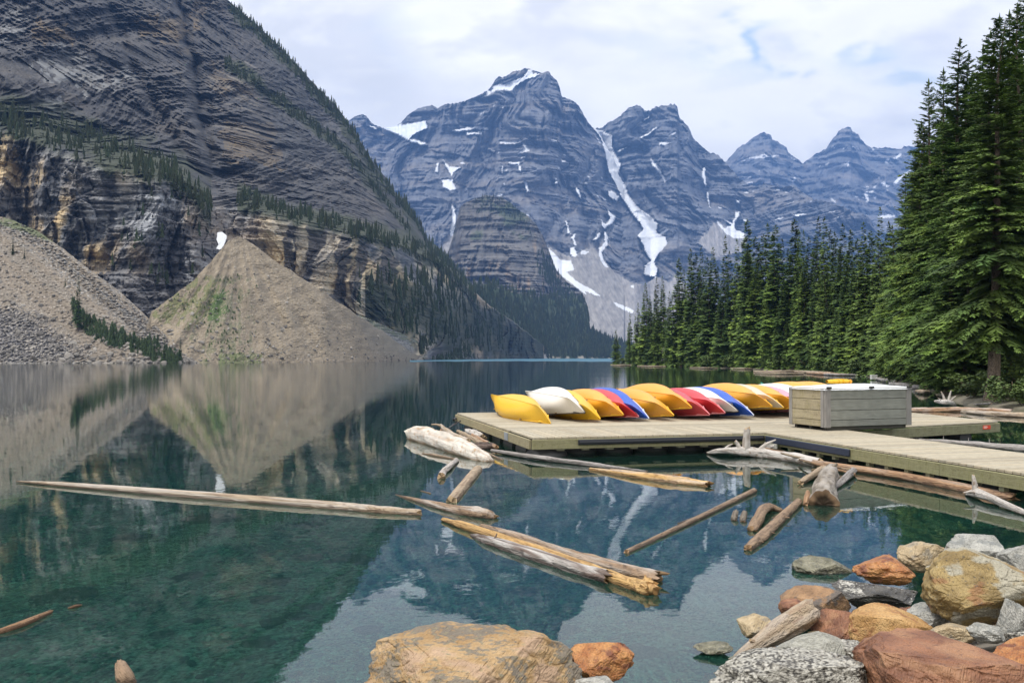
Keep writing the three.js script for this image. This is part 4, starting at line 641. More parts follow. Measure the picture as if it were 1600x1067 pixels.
  const sg = [shrubGeo(3, 1500, [0.05, 0.085, 0.02], [0.13, 0.19, 0.045]), shrubGeo(8, 1500, [0.035, 0.065, 0.018], [0.085, 0.13, 0.03])], ss = stems(5), stemMat = MAT({ color: new THREE.Color(0.12, 0.09, 0.06) }), sp = [];
  const bushes = [[966, 0.4, 2.2, 0], [985, 1, 1.8, 1], [1003, 1, 2.4, 1], [1022, 0.8, 2.0, 0], [1052, 1, 2.3, 1], [1082, 1, 2.0, 1], [1108, 1, 2.8, 0], [1122, 1.4, 3.2, 0], [1140, 1, 3.0, 0], [1158, 1.2, 2.4, 1], [1182, 1, 2.6, 0], [1204, 1.5, 2.4, 1], [1226, 1.2, 2.6, 0], [1248, 1.5, 2.2, 0], [1266, 1, 2.4, 1], [1286, 1.5, 2.2, 0], [1304, 1.2, 2.0, 0], [1322, 1.5, 1.9, 1], [1338, 1.2, 1.6, 0], [1352, 1.2, 1.7, 1], [1368, 1.5, 1.5, 0], [1384, 1, 1.5, 0], [1398, 1.2, 1.5, 1], [1412, 1, 1.6, 0], [1428, 1.2, 1.5, 1], [1446, 1, 1.5, 0], [1462, 1.2, 1.3, 1], [1482, 1, 1.4, 1], [1500, 1.4, 1.3, 0], [1522, 1.5, 1.2, 1], [1584, 1.6, 1.1, 1], [1598, 1.0, 1.1, 0], [1592, 5.0, 1.9, 0], [1576, 6, 1.9, 1]];
  const zb = poly1([[950, 256], [1000, 230], [1130, 175], [1250, 138], [1330, 110], [1390, 83.5], [1440, 60.6], [1500, 43], [1560, 36.5], [1600, 34]]);
  for (const [x, in_, s, v] of bushes) {
    const p = atZ(x, 580, zb(x) + in_ * 1.1); p.x = Math.max(p.x, shoreAtZ(-p.z) + 0.5 * in_); ground(p);
    const label = v ? 'dark green leafy shrub at the waterline under the spruces' : 'light green leafy shrub at the waterline under the spruces';
    let t = sp[v]; if (t) t = copyOf(t, label); else { t = sp[v] = thing('shrub', label, 'shrub', null, v ? 'dark shrubs along the right shore' : 'light green shrubs along the right shore'); put('stems', ss, stemMat, t); put('foliage', sg[v], leafMat, t); }
    t.position.copy(p); t.scale.set(s, s * rnd(0.8, 1.1), s); t.rotation.set(0, rnd(0, 6.28), 0);
  }
  // trees standing by themselves on the far left scree
  const few = [[19, 398, 30, 'small spruce highest on the left scree slope'], [37, 405, 20, 'small spruce beside the highest one on the left scree slope'], [101, 448, 18, 'tiny spruce on the dark band of the left scree slope'], [121, 515, 85, 'tallest spruce on the left scree slope'], [134, 520, 42, 'spruce right of the tallest one on the scree slope'], [176, 540, 42, 'thin spruce in the thicket on the left scree slope'], [207, 545, 34, 'spruce in the middle of the scree thicket'], [256, 563, 44, 'dark spruce at the water below the scree thicket'], [281, 566, 40, 'dark spruce standing at the water where cone and scree meet'], [240, 560, 28, 'short spruce left of the two dark ones at the water'], [228, 556, 30, 'short spruce in the lower end of the scree thicket']];
  for (const [x, y, hp, label] of few) { const p = scree.at(x, y), t = copyOf(protos[2], label); delete t.userData.group; const h = hp / F * -p.z; p.y -= 0.4; t.position.copy(p); t.scale.set(h * 1.25, h, h * 1.25); t.rotation.set(0, rnd(0, 6.28), 0); }
  const thicket = []; const strip = poly1([[110, 478], [125, 500], [160, 520], [200, 536], [250, 552], [285, 566]]);
  for (let i = 0; i < 260; i++) { const px = rnd(112, 282), py = Math.min(strip(px) + rnd(-10, 16), waterLine(px) - 0.5), p = scree.at(px, py); p.y -= 0.3; const k = rnd(0.8, 1.4); thicket.push([p, rnd(1.5, 4.6), [k, k * 1.1, k * 0.9], 1.9]); }
  woods('woods', 'low green thicket running down the left scree slope to the water', thicket, conifers[0]);
}

// ================================================================ DOCK, CRATE, CANOES
const woodTex = texture(512, 512, (u, v) => {                     // grain runs along u
  const w = tile(u, v, 0.7, 3) * 0.03, g = tile(u * 1, v + w, 1, 5), l1 = N3(Math.cos(u * 6.283) * 0.35, Math.sin(u * 6.283) * 0.35, (v + w) * 60), l2 = N3(Math.cos(u * 6.283) * 0.8 + 9, Math.sin(u * 6.283) * 0.8, (v + w) * 150);
  const k = 0.72 + 0.10 * l1 + 0.09 * l2 + 0.10 * g - (l1 > 0.62 ? 0.16 : 0); return [k, k * 0.995, k * 0.985];
});
const woodMatV = MAT({ vertexColors: true, map: woodTex, bumpMap: woodTex, bumpScale: 0.004, roughness: 0.85 });
const stainTex = texture(512, 512, (u, v) => {                    // the same wood, mossed and stained in patches
  const l1 = N3(Math.cos(u * 6.283) * 0.35, Math.sin(u * 6.283) * 0.35, v * 50), m = 0.6 * tile(u, v, 1.6, 4) + 0.6 * tile(u, v, 6, 9) + 0.6 * tile(u, v, 18, 2), d = 0.6 * tile(u, v, 1.1, 15) + 0.5 * tile(u, v, 7, 3) + 0.5 * tile(u, v, 20, 6), k = 0.74 + 0.12 * l1 + 0.12 * tile(u, v, 7, 8);
  let c = [k, k, k]; c = mix3(c, [k * 0.78, k * 0.80, k * 0.46], sstep(0.0, 0.8, m) * 0.55); c = mix3(c, [k * 0.42, k * 0.36, k * 0.30], sstep(0.1, 0.8, d) * 0.55); c = mix3(c, [0.95, 0.93, 0.86], sstep(0.3, 0.55, -m) * 0.35); return c;
});
const stainMat = MAT({ vertexColors: true, map: stainTex, bumpMap: woodTex, bumpScale: 0.004, roughness: 0.85 });
function slab(a, b, c, d, th, tint, uOff = 0) {                    // a board: top corners a b (along), c d (back), thickness down
  const dn = new THREE.Vector3(0, -th, 0), q = [a, b, c, d].map((v) => v.clone()), r = q.map((v) => v.clone().add(dn)), pos = [], uv = [], idx = [], col = [];
  const L = a.distanceTo(b), W = a.distanceTo(d);
  const e = 0.006, up = (v, to) => v.clone().lerp(to, e / Math.max(0.02, v.distanceTo(to)));
  const ctr = q[0].clone().add(q[1]).add(q[2]).add(q[3]).multiplyScalar(0.25), t = q.map((v) => { const s = v.clone(); return s.lerp(ctr, 0); });
  const face = (v, l, w) => { const o = pos.length / 3; v.forEach((p, i) => { pos.push(p.x, p.y, p.z); col.push(...tint); }); uv.push(uOff, uOff * 3.1, uOff + l, uOff * 3.1, uOff + l, uOff * 3.1 + w, uOff, uOff * 3.1 + w); idx.push(o, o + 1, o + 2, o, o + 2, o + 3); };
  // inset top for a worn edge
  const W0 = 0.008, ins = (v, n1, n2) => { const x = n1.clone().sub(v).setLength(W0), y = n2.clone().sub(v).setLength(W0); return v.clone().add(x).add(y); };
  const tp = [ins(q[0], q[1], q[3]), ins(q[1], q[0], q[2]), ins(q[2], q[3], q[1]), ins(q[3], q[2], q[0])]; q.forEach((v) => v.y -= W0 * 0.8);
  face(tp, L, W);
  for (let i = 0; i < 4; i++) { const j = (i + 1) % 4, l = q[i].distanceTo(q[j]); face([q[i], q[j], tp[j], tp[i]], l, W0); face([r[i], r[j], q[j], q[i]], l, th); }
  face([r[3], r[2], r[1], r[0]], L, W);
  return geometry(pos, idx, col, uv);
}
const DK = 0.43, O = onY(833, 683.5, DK), ALPHA = 14.0 * Math.PI / 180;
const du = new THREE.Vector3(Math.cos(ALPHA), 0, -Math.sin(ALPHA)), dv = new THREE.Vector3(-Math.sin(ALPHA), 0, -Math.cos(ALPHA));
const deck = (u, v, y = DK) => O.clone().addScaledVector(du, u).addScaledVector(dv, v).setY(y);
const dock = thing('floating_dock', 'weathered wooden floating dock with a walkway to the shore', 'dock', deck(0, 0, 0));
const onDock = (name, geo, mat) => { geo.translate(-dock.position.x, -dock.position.y, -dock.position.z); return put(name, geo, mat, dock); };
const grey = () => { const k = rnd(0.80, 1.1), w = rnd(-0.02, 0.04); return [(0.53 + w) * k, (0.475 + w * 0.5) * k, 0.365 * k]; };
const mossy = () => { const k = rnd(0.9, 1.1); return [0.30 * k, 0.285 * k, 0.155 * k]; };
const U1 = 5.35, U2 = 7.52, V1 = 1.95, VB = 8.55, UE = 16;
// planks
for (let i = 0, u = 0; u < U1 + 0.02; i++) { const w = 0.138; onDock('plank', slab(deck(u, -0.03), deck(u, V1 - 0.012), deck(u + w, V1 - 0.012), deck(u + w, -0.03), 0.04, grey(), rng() * 9), woodMatV); u += w + 0.020; }
for (let v = V1; v < VB; v += 0.15) onDock('plank', slab(deck(-0.03, v + 0.006), deck(7.0, v + 0.006), deck(7.0, v + 0.144), deck(-0.03, v + 0.144), 0.04, grey(), rng() * 9), woodMatV);
for (let v = V1; v < VB; v += 0.15) onDock('plank', slab(deck(7.01, v + 0.006), deck(13.2, v + 0.006), deck(13.2, v + 0.144), deck(7.01, v + 0.144), 0.04, grey(), rng() * 9), woodMatV);
for (let v = V1 - 0.155; v > -16.5; v -= 0.155) onDock('plank', slab(deck(U1 + 0.03, v), deck(U2, v), deck(U2, v + 0.138), deck(U1 + 0.03, v + 0.138), 0.04, grey(), rng() * 9), woodMatV);
// boards along the edges, joists, hangers
const up = new THREE.Vector3(0, 1, 0);
function board(a, b, y1, y0, th, tint, name = 'fascia_board', mat = stainMat) {   // upright board from a to b, outer face on the left of a->b
  const d = b.clone().sub(a).setY(0).normalize(), n = new THREE.Vector3(d.z, 0, -d.x).multiplyScalar(th), g = slab(a.clone().setY(y1), b.clone().setY(y1), b.clone().add(n).setY(y1), a.clone().add(n).setY(y1), y1 - y0, tint, rng() * 5);
  return onDock(name, g, mat);
}
const FY1 = DK - 0.045, FY0 = DK - 0.245;
board(deck(-0.045, VB), deck(-0.045, V1 + 0.01), FY1, FY0, -0.045, [0.42, 0.36, 0.22]);
board(deck(-0.045, V1), deck(-0.045, 0), FY1, FY0, -0.045, [0.40, 0.35, 0.22]);
board(deck(-0.045, -0.045), deck(U1 - 0.01, -0.045), FY1, FY0, -0.045, [0.36, 0.335, 0.19]);
board(deck(U1, -0.045), deck(U1, -5.6), FY1, FY0, -0.045, mossy());
board(deck(U1, -5.61), deck(U1, -11.2), FY1, FY0, -0.045, mossy());
board(deck(U1, -11.21), deck(U1, -16.8), FY1, FY0, -0.045, mossy());
board(deck(U2 + 0.01, -16.8), deck(U2 + 0.01, V1 - 0.3), FY1, FY0, -0.045, mossy());
board(deck(7.0, VB + 0.02), deck(-0.05, VB + 0.02), FY1, FY0, -0.045, mossy()); board(deck(13.2, VB + 0.02), deck(7.02, VB + 0.02), FY1, FY0, -0.045, mossy());
{ // the skewed float on the right
  const A = onY(1296, 671.6, DK), B = onY(1560, 657.5, DK), C = onY(1425, 644, DK), D = deck(7.3, 5.2);
  const nP = 26; for (let i = 0; i < nP; i++) { const f0 = i / nP, f1 = (i + 0.94) / nP; onDock('plank', slab(A.clone().lerp(D, f0).setY(DK - 0.012), B.clone().lerp(C, f0).setY(DK - 0.012), B.clone().lerp(C, f1).setY(DK - 0.012), A.clone().lerp(D, f1).setY(DK - 0.012), 0.035, mul3(grey(), 0.92), rng() * 9), woodMatV); }
  const dd = B.clone().sub(A).normalize(), A2 = A.clone().addScaledVector(dd, -0.6), B2 = B.clone().addScaledVector(dd, 0.03);
  board(A2, B2, FY1 - 0.016, FY0 - 0.04, -0.045, [0.27, 0.265, 0.165]); board(B2.clone(), C.clone(), FY1 - 0.016, FY0 - 0.04, -0.045, mossy());
  const s0 = B2.clone().addScaledVector(dd, -0.72), s1 = B2.clone().addScaledVector(dd, -0.42), n = new THREE.Vector3(dd.z, 0, -dd.x);
  const redTex = (() => { const c = document.createElement('canvas'); c.width = 128; c.height = 64; const x = c.getContext('2d'); x.fillStyle = '#d8401c'; x.fillRect(0, 0, 128, 64); x.fillStyle = '#f2d5c8'; x.fillRect(10, 14, 60, 8); x.fillRect(10, 28, 72, 7); x.fillRect(10, 42, 52, 7); const t = new THREE.CanvasTexture(c); t.colorSpace = THREE.SRGBColorSpace; return t; })();
  const plate = new THREE.BoxGeometry(0.30, 0.10, 0.012); plate.rotateY(Math.atan2(-dd.z, dd.x)); const mid = s0.clone().lerp(s1, 0.5).addScaledVector(n, -0.052); plate.translate(mid.x, FY1 - 0.10, mid.z); onDock('sign_plate', plate, MAT({ map: redTex, roughness: 0.5 }));
  for (let i = 0; i < 3; i++) { const p = A.clone().lerp(B, 0.2 + 0.3 * i).addScaledVector(n, 0.5); const f = new THREE.CylinderGeometry(0.24, 0.24, 0.9, 16); f.rotateZ(Math.PI / 2); f.rotateY(Math.atan2(-dd.z, dd.x) + Math.PI / 2); f.translate(p.x, 0.0, p.z); onDock('float_drum', f, MAT({ color: new THREE.Color(0.03, 0.03, 0.033), roughness: 0.6 })); }
}
const rubber = MAT({ color: new THREE.Color(0.018, 0.020, 0.026), roughness: 0.45 });
{ // black rubber bumper strips
  const strip = (a, b, y1, y0, mat, out = 0.05) => { const d = b.clone().sub(a), L = d.length(), g = new RoundedBoxGeometry(L, y1 - y0, out, 3, 0.018); g.rotateY(Math.atan2(-d.z, d.x)); const m = a.clone().lerp(b, 0.5); g.translate(m.x, (y1 + y0) / 2, m.z); return onDock('bumper_strip', g, mat); };
  strip(deck(0.95 + 0.0, -0.12), deck(U1 - 0.06, -0.12), FY1 - 0.01, FY0 + 0.075, rubber);
  strip(deck(0.97, -0.155), deck(U1 - 0.1, -0.155), FY1 - 0.045, FY0 + 0.105, rubber, 0.03);
  strip(deck(U1 - 0.075, -0.22), deck(U1 - 0.075, -3.25), FY1 - 0.01, FY0 + 0.05, MAT({ color: new THREE.Color(0.022, 0.03, 0.055), roughness: 0.5 }));
  const bk = new THREE.BoxGeometry(0.012, 0.17, 0.34); bk.rotateY(-ALPHA * -1); const pb = deck(-0.1, V1 + 0.05); bk.translate(pb.x, FY0 + 0.10, pb.z); onDock('steel_bracket', bk, MAT({ color: new THREE.Color(0.36, 0.40, 0.44), metalness: 0.6, roughness: 0.55 }));
  const bw = board(deck(U1 - 0.11, -0.25), deck(U1 - 0.11, -0.75), FY0 + 0.05, FY0 - 0.05, -0.03, [0.55, 0.54, 0.48], 'block');
}
// floats and joist ends under the deck
const drumMat = MAT({ color: new THREE.Color(0.05, 0.052, 0.055), roughness: 0.55 });
for (let i = 0; i < 7; i++) { const p = deck(0.42 + i * 0.86, i ? 1.0 : 0.45), f = new THREE.LatheGeometry([[0.02, -0.13], [0.34, -0.13], [0.43, -0.07], [0.45, 0], [0.43, 0.06], [0.34, 0.10], [0.02, 0.10]].map(([x, y]) => new THREE.Vector2(x, y)), 28); f.translate(p.x, 0.02, p.z); onDock('float_drum', f, drumMat); }
for (let i = 0; i < 6; i++) { const p = deck(0.4, 1.6 + i * 1.25), f = new THREE.CylinderGeometry(0.26, 0.26, 0.9, 20); f.rotateX(Math.PI / 2); f.rotateY(ALPHA); f.translate(p.x, 0.0, p.z); onDock('float_drum', f, drumMat); }
for (let i = 0; i < 12; i++) { const p = deck(U1 + 0.85, -0.9 - i * 1.3), f = new THREE.CylinderGeometry(0.22, 0.22, 0.8, 18); f.rotateZ(Math.PI / 2); f.rotateY(ALPHA); f.translate(p.x, -0.01, p.z); onDock('float_drum', f, drumMat); }
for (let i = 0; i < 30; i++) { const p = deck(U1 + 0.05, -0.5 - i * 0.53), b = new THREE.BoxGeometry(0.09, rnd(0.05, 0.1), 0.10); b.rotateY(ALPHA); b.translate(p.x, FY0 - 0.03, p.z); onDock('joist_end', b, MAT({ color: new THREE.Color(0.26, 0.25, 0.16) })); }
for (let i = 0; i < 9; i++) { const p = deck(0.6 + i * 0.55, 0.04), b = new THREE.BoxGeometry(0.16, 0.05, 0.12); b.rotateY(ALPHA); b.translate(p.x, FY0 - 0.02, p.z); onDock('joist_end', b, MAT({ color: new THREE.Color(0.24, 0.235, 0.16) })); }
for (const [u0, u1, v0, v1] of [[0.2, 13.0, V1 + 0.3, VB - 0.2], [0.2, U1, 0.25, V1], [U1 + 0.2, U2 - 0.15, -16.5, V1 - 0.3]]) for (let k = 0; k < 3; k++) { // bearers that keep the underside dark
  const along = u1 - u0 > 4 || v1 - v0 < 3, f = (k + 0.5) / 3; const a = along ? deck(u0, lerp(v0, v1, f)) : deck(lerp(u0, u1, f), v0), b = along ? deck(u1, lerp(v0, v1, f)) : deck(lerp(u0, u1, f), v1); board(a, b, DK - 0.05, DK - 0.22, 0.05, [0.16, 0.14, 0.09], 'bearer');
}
{ // mooring iron and strut at the far left corner
  const bar = (a, b, r) => onDock('mooring_bar', new THREE.TubeGeometry(new THREE.LineCurve3(a, b), 1, r, 6), MAT({ color: new THREE.Color(0.05, 0.05, 0.055), roughness: 0.6 }));
  bar(deck(-0.1, 8.2, 0.2), deck(-0.55, 7.3, 0.02), 0.025); bar(deck(-0.1, 7.6, 0.26), deck(-0.6, 7.25, 0.02), 0.02); bar(deck(-0.1, 8.4, 0.28), deck(-0.25, 7.9, 0.26), 0.04);
}

// ---- the equipment crate
{
  const a = 20 * Math.PI / 180, fl = onY(1290, 667.4, DK + 0.085).setY(DK);
  const crate = thing('wooden_crate', 'weathered grey plank equipment crate with a pale tarpaulin lid on the dock', 'crate', fl); crate.rotation.y = a;
  const W = 2.46, D = 1.25, h = 0.90, y0 = 0.085, T = 0.04;
  const brd = (name, x, y, z, w, hh, d, tint, turn) => { const g = new RoundedBoxGeometry(w, hh, d, 2, 0.007), n = g.attributes.position.count, col = [], uv = [], p = g.attributes.position, o = rng() * 7; for (let i = 0; i < n; i++) { col.push(...tint); const l = turn === 'v' ? p.getY(i) : w > d ? p.getX(i) : p.getZ(i), q = turn === 'v' ? p.getX(i) + p.getZ(i) : p.getY(i); uv.push(l * 0.55 + o, q * 0.55 + o * 2.3); } g.setAttribute('color', new THREE.Float32BufferAttribute(col, 3)); g.setAttribute('uv', new THREE.Float32BufferAttribute(uv, 2)); g.translate(x, y, z); put(name, g, name === 'plank' && d > w ? stainMat : woodMatV, crate); };
  const hs = [0.15, 0.22, 0.255, 0.255]; let y = y0;
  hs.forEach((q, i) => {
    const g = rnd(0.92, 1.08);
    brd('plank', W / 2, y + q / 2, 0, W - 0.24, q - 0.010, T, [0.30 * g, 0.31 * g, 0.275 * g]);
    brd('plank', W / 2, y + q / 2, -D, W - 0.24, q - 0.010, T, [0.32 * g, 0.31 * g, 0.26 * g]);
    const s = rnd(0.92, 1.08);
    brd('plank', 0, y + q / 2, -D / 2, T, q - 0.010, D - 0.10, [0.43 * s, 0.37 * s, 0.245 * s]);  // left planks lightened and yellowed: light from that side put into the tint
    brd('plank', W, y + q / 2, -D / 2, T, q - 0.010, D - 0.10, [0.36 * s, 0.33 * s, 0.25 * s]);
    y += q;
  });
  for (const [x, z, w, d] of [[0.06, 0.004, 0.15, 0.06], [W - 0.06, 0.004, 0.15, 0.06], [-0.004, -0.07, 0.06, 0.10], [-0.004, -D + 0.05, 0.06, 0.11], [W + 0.004, -0.07, 0.06, 0.10], [W + 0.004, -D + 0.05, 0.06, 0.11], [0.06, -D - 0.004, 0.15, 0.06], [W - 0.06, -D - 0.004, 0.15, 0.06]]) brd('corner_post', x, y0 + h / 2 - 0.02, z, w, h - 0.01, d, [0.33, 0.315, 0.30], 'v');
  for (const z of [-0.10, -D / 2, -D + 0.1]) brd('skid', W / 2, y0 / 2, z, W - 0.16, y0, 0.09, [0.10, 0.095, 0.08]);
  const pos = [], idx = [], n = 24, m = 14; // tarpaulin lid, a little domed
  for (let j = 0; j <= m; j++) for (let i = 0; i <= n; i++) { const x = -0.05 + (W + 0.1) * i / n, z = 0.05 - (D + 0.1) * j / m, e = Math.min(i, n - i, j, m - j) === 0 ? -0.05 : 0, s = Math.sin(Math.PI * i / n) * Math.sin(Math.PI * j / m); pos.push(x, y0 + h - 0.01 + e + 0.07 * s + 0.02 * sstep(0.5, 0.9, i / n) * s + 0.006 * fbm(x * 4, z * 4, 1, 3), z); }
  for (let j = 0; j < m; j++) for (let i = 0; i < n; i++) { const q = j * (n + 1) + i; idx.push(q, q + 1, q + n + 2, q, q + n + 2, q + n + 1); }
  put('lid', geometry(pos, idx), MAT({ color: new THREE.Color(0.66, 0.68, 0.72), roughness: 0.6, side: THREE.DoubleSide }), crate);
  for (const x of [0.07, W * 0.52, W - 0.07]) { const g = new RoundedBoxGeometry(0.11, 0.045, 0.07, 2, 0.012); g.translate(x, y0 + h - 0.005, 0.055); put('latch', g, MAT({ color: new THREE.Color(0.03, 0.028, 0.026), roughness: 0.6 }), crate); }
  // yellow bundle on the lid
  const at = new THREE.Vector3(1.0, y0 + h + 0.10, -0.72).applyAxisAngle(up, a).add(fl);
  const bag = thing('rolled_bundle', 'rolled bright yellow bundle lying on the crate lid', 'bundle', at.clone().setY(at.y - 0.04)); bag.rotation.y = a - 0.1;
  const pr = [], L = 0.66; for (let i = 0; i <= 26; i++) { const t = i / 26, r = 0.085 * Math.pow(Math.sin(Math.PI * clamp(t, 0.012, 0.988)), 0.22) * (1 - 0.10 * Math.exp(-(((t - 0.42) / 0.03) ** 2)) - 0.08 * Math.exp(-(((t - 0.6) / 0.03) ** 2)) + 0.04 * Math.sin(t * 40)); pr.push(new THREE.Vector2(r, (t - 0.5) * L)); }
  const bg = new THREE.LatheGeometry(pr, 24); bg.rotateZ(Math.PI / 2); bg.scale(1, 0.72, 1.2); bg.translate(0, 0.05, 0);
  put('roll', bg, MAT({ color: new THREE.Color(0.74, 0.42, 0.012), roughness: 0.5 }), bag);
  for (const x of [-0.05, 0.07]) { const s = new THREE.TorusGeometry(0.084, 0.008, 6, 24); s.rotateY(Math.PI / 2); s.scale(1, 0.72, 1.2); s.translate(x, 0.05, 0); put('strap', s, MAT({ color: new THREE.Color(0.62, 0.34, 0.01) }), bag); }
  const end = new THREE.TorusGeometry(0.05, 0.018, 8, 20); end.rotateY(Math.PI / 2 - 0.5); end.translate(0.27, 0.035, 0.07); put('rolled_end', end, MAT({ color: new THREE.Color(0.70, 0.30, 0.01), roughness: 0.5 }), bag);
}

// ---- canoes, upside down, each leaning on the next
const CL = 4.85;
function canoeHull(B, seed) {
  const NS = 56, NQ = 13, pos = [], idx = [], uv = [], rim = [[], []], keel = [];
  for (let i = 0; i <= NS; i++) {
    const s = -1 + 2 * i / NS, e = Math.abs(s), b = B / 2 * Math.pow(Math.max(0, 1 - Math.pow(e, 1.75)), 0.98) + 0.006, g = 0.36 + 0.17 * Math.pow(e, 4), tt = clamp((e - 0.87) / 0.13), k = 0.02 * e * e + (g - 0.02) * (1 - Math.sqrt(Math.max(0, 1 - tt * tt * 0.98))) * 0.95, v = sstep(0.35, 0.95, e);
    for (let side = 0; side < 2; side++) for (let j = 0; j <= NQ; j++) {
      const q = side ? j / NQ : 1 - j / NQ, y = b * lerp(1 - Math.pow(1 - q, 2.4), Math.pow(q, 0.95), v) * (q > 0.75 ? 1 - 0.10 * (q - 0.75) / 0.25 * (1 - v) : 1), z = k + (g - k) * lerp(Math.pow(q, 1.9), q, v * 0.8);
      pos.push(s * CL / 2, z + 0.004 * fbm(s * 3, q * 2, seed, 3), side ? y : -y); uv.push(s * CL / 2 / 1.3 + seed, (side ? q : -q) * 0.6 / 1.3);
      if (q === 1) rim[side].push(new THREE.Vector3(s * CL / 2, z + 0.006, (side ? y : -y)));
      if (q === 0 && side) keel.push(new THREE.Vector3(s * CL / 2, z - 0.004, 0));
    }
  }
  const w = 2 * (NQ + 1); for (let i = 0; i < NS; i++) for (let j = 0; j < w - 1; j++) { const a = i * w + j; idx.push(a, a + w, a + w + 1, a, a + w + 1, a + 1); }
  const tube = (pts, r) => new THREE.TubeGeometry(new THREE.CatmullRomCurve3(pts), 80, r, 7);
  return { hull: geometry(pos, idx, null, uv), rims: rim.map((p) => tube(p, 0.017)), keel: tube(keel, 0.011), pos };
}
const hulls = [canoeHull(0.88, 3), canoeHull(0.91, 8)];
const scuff = texture(512, 512, (u, v) => { const m = tile(u, v, 2, 5), f = tile(u, v, 11, 3), sc = Math.abs(N3(Math.cos(u * 6.283) * 1.2, Math.sin(u * 6.283) * 1.2, v * 40)), s2 = Math.abs(M3(Math.cos((u + v) * 6.283) * 5, Math.sin((u + v) * 6.283) * 5, v * 9)); let k = 0.965 + 0.05 * m + 0.03 * f; if (sc < 0.012 && m > -0.1) k *= 0.86; if (s2 < 0.012 && f > 0.1) k *= 0.78; if (f > 0.62) k *= 0.86; return [k, k, k]; });
const paint = (r, g, b) => new THREE.MeshPhysicalMaterial({ color: new THREE.Color(r, g, b), map: scuff, roughness: 0.42, clearcoat: 0.25, clearcoatRoughness: 0.35, side: THREE.DoubleSide });
const P = { yellow: paint(0.80, 0.47, 0.012), white: paint(0.78, 0.77, 0.74), orange: paint(0.80, 0.36, 0.022), red: paint(0.56, 0.022, 0.030), wine: paint(0.50, 0.045, 0.060), blue: paint(0.008, 0.085, 0.50), tan: paint(0.60, 0.53, 0.40), mauve: paint(0.55, 0.30, 0.38) };
const trims = { dark: MAT({ color: new THREE.Color(0.06, 0.055, 0.05), roughness: 0.5 }), pale: MAT({ color: new THREE.Color(0.62, 0.64, 0.68), roughness: 0.5 }), gold: MAT({ color: new THREE.Color(0.72, 0.42, 0.03), roughness: 0.5 }), rose: MAT({ color: new THREE.Color(0.66, 0.26, 0.28), roughness: 0.5 }) };
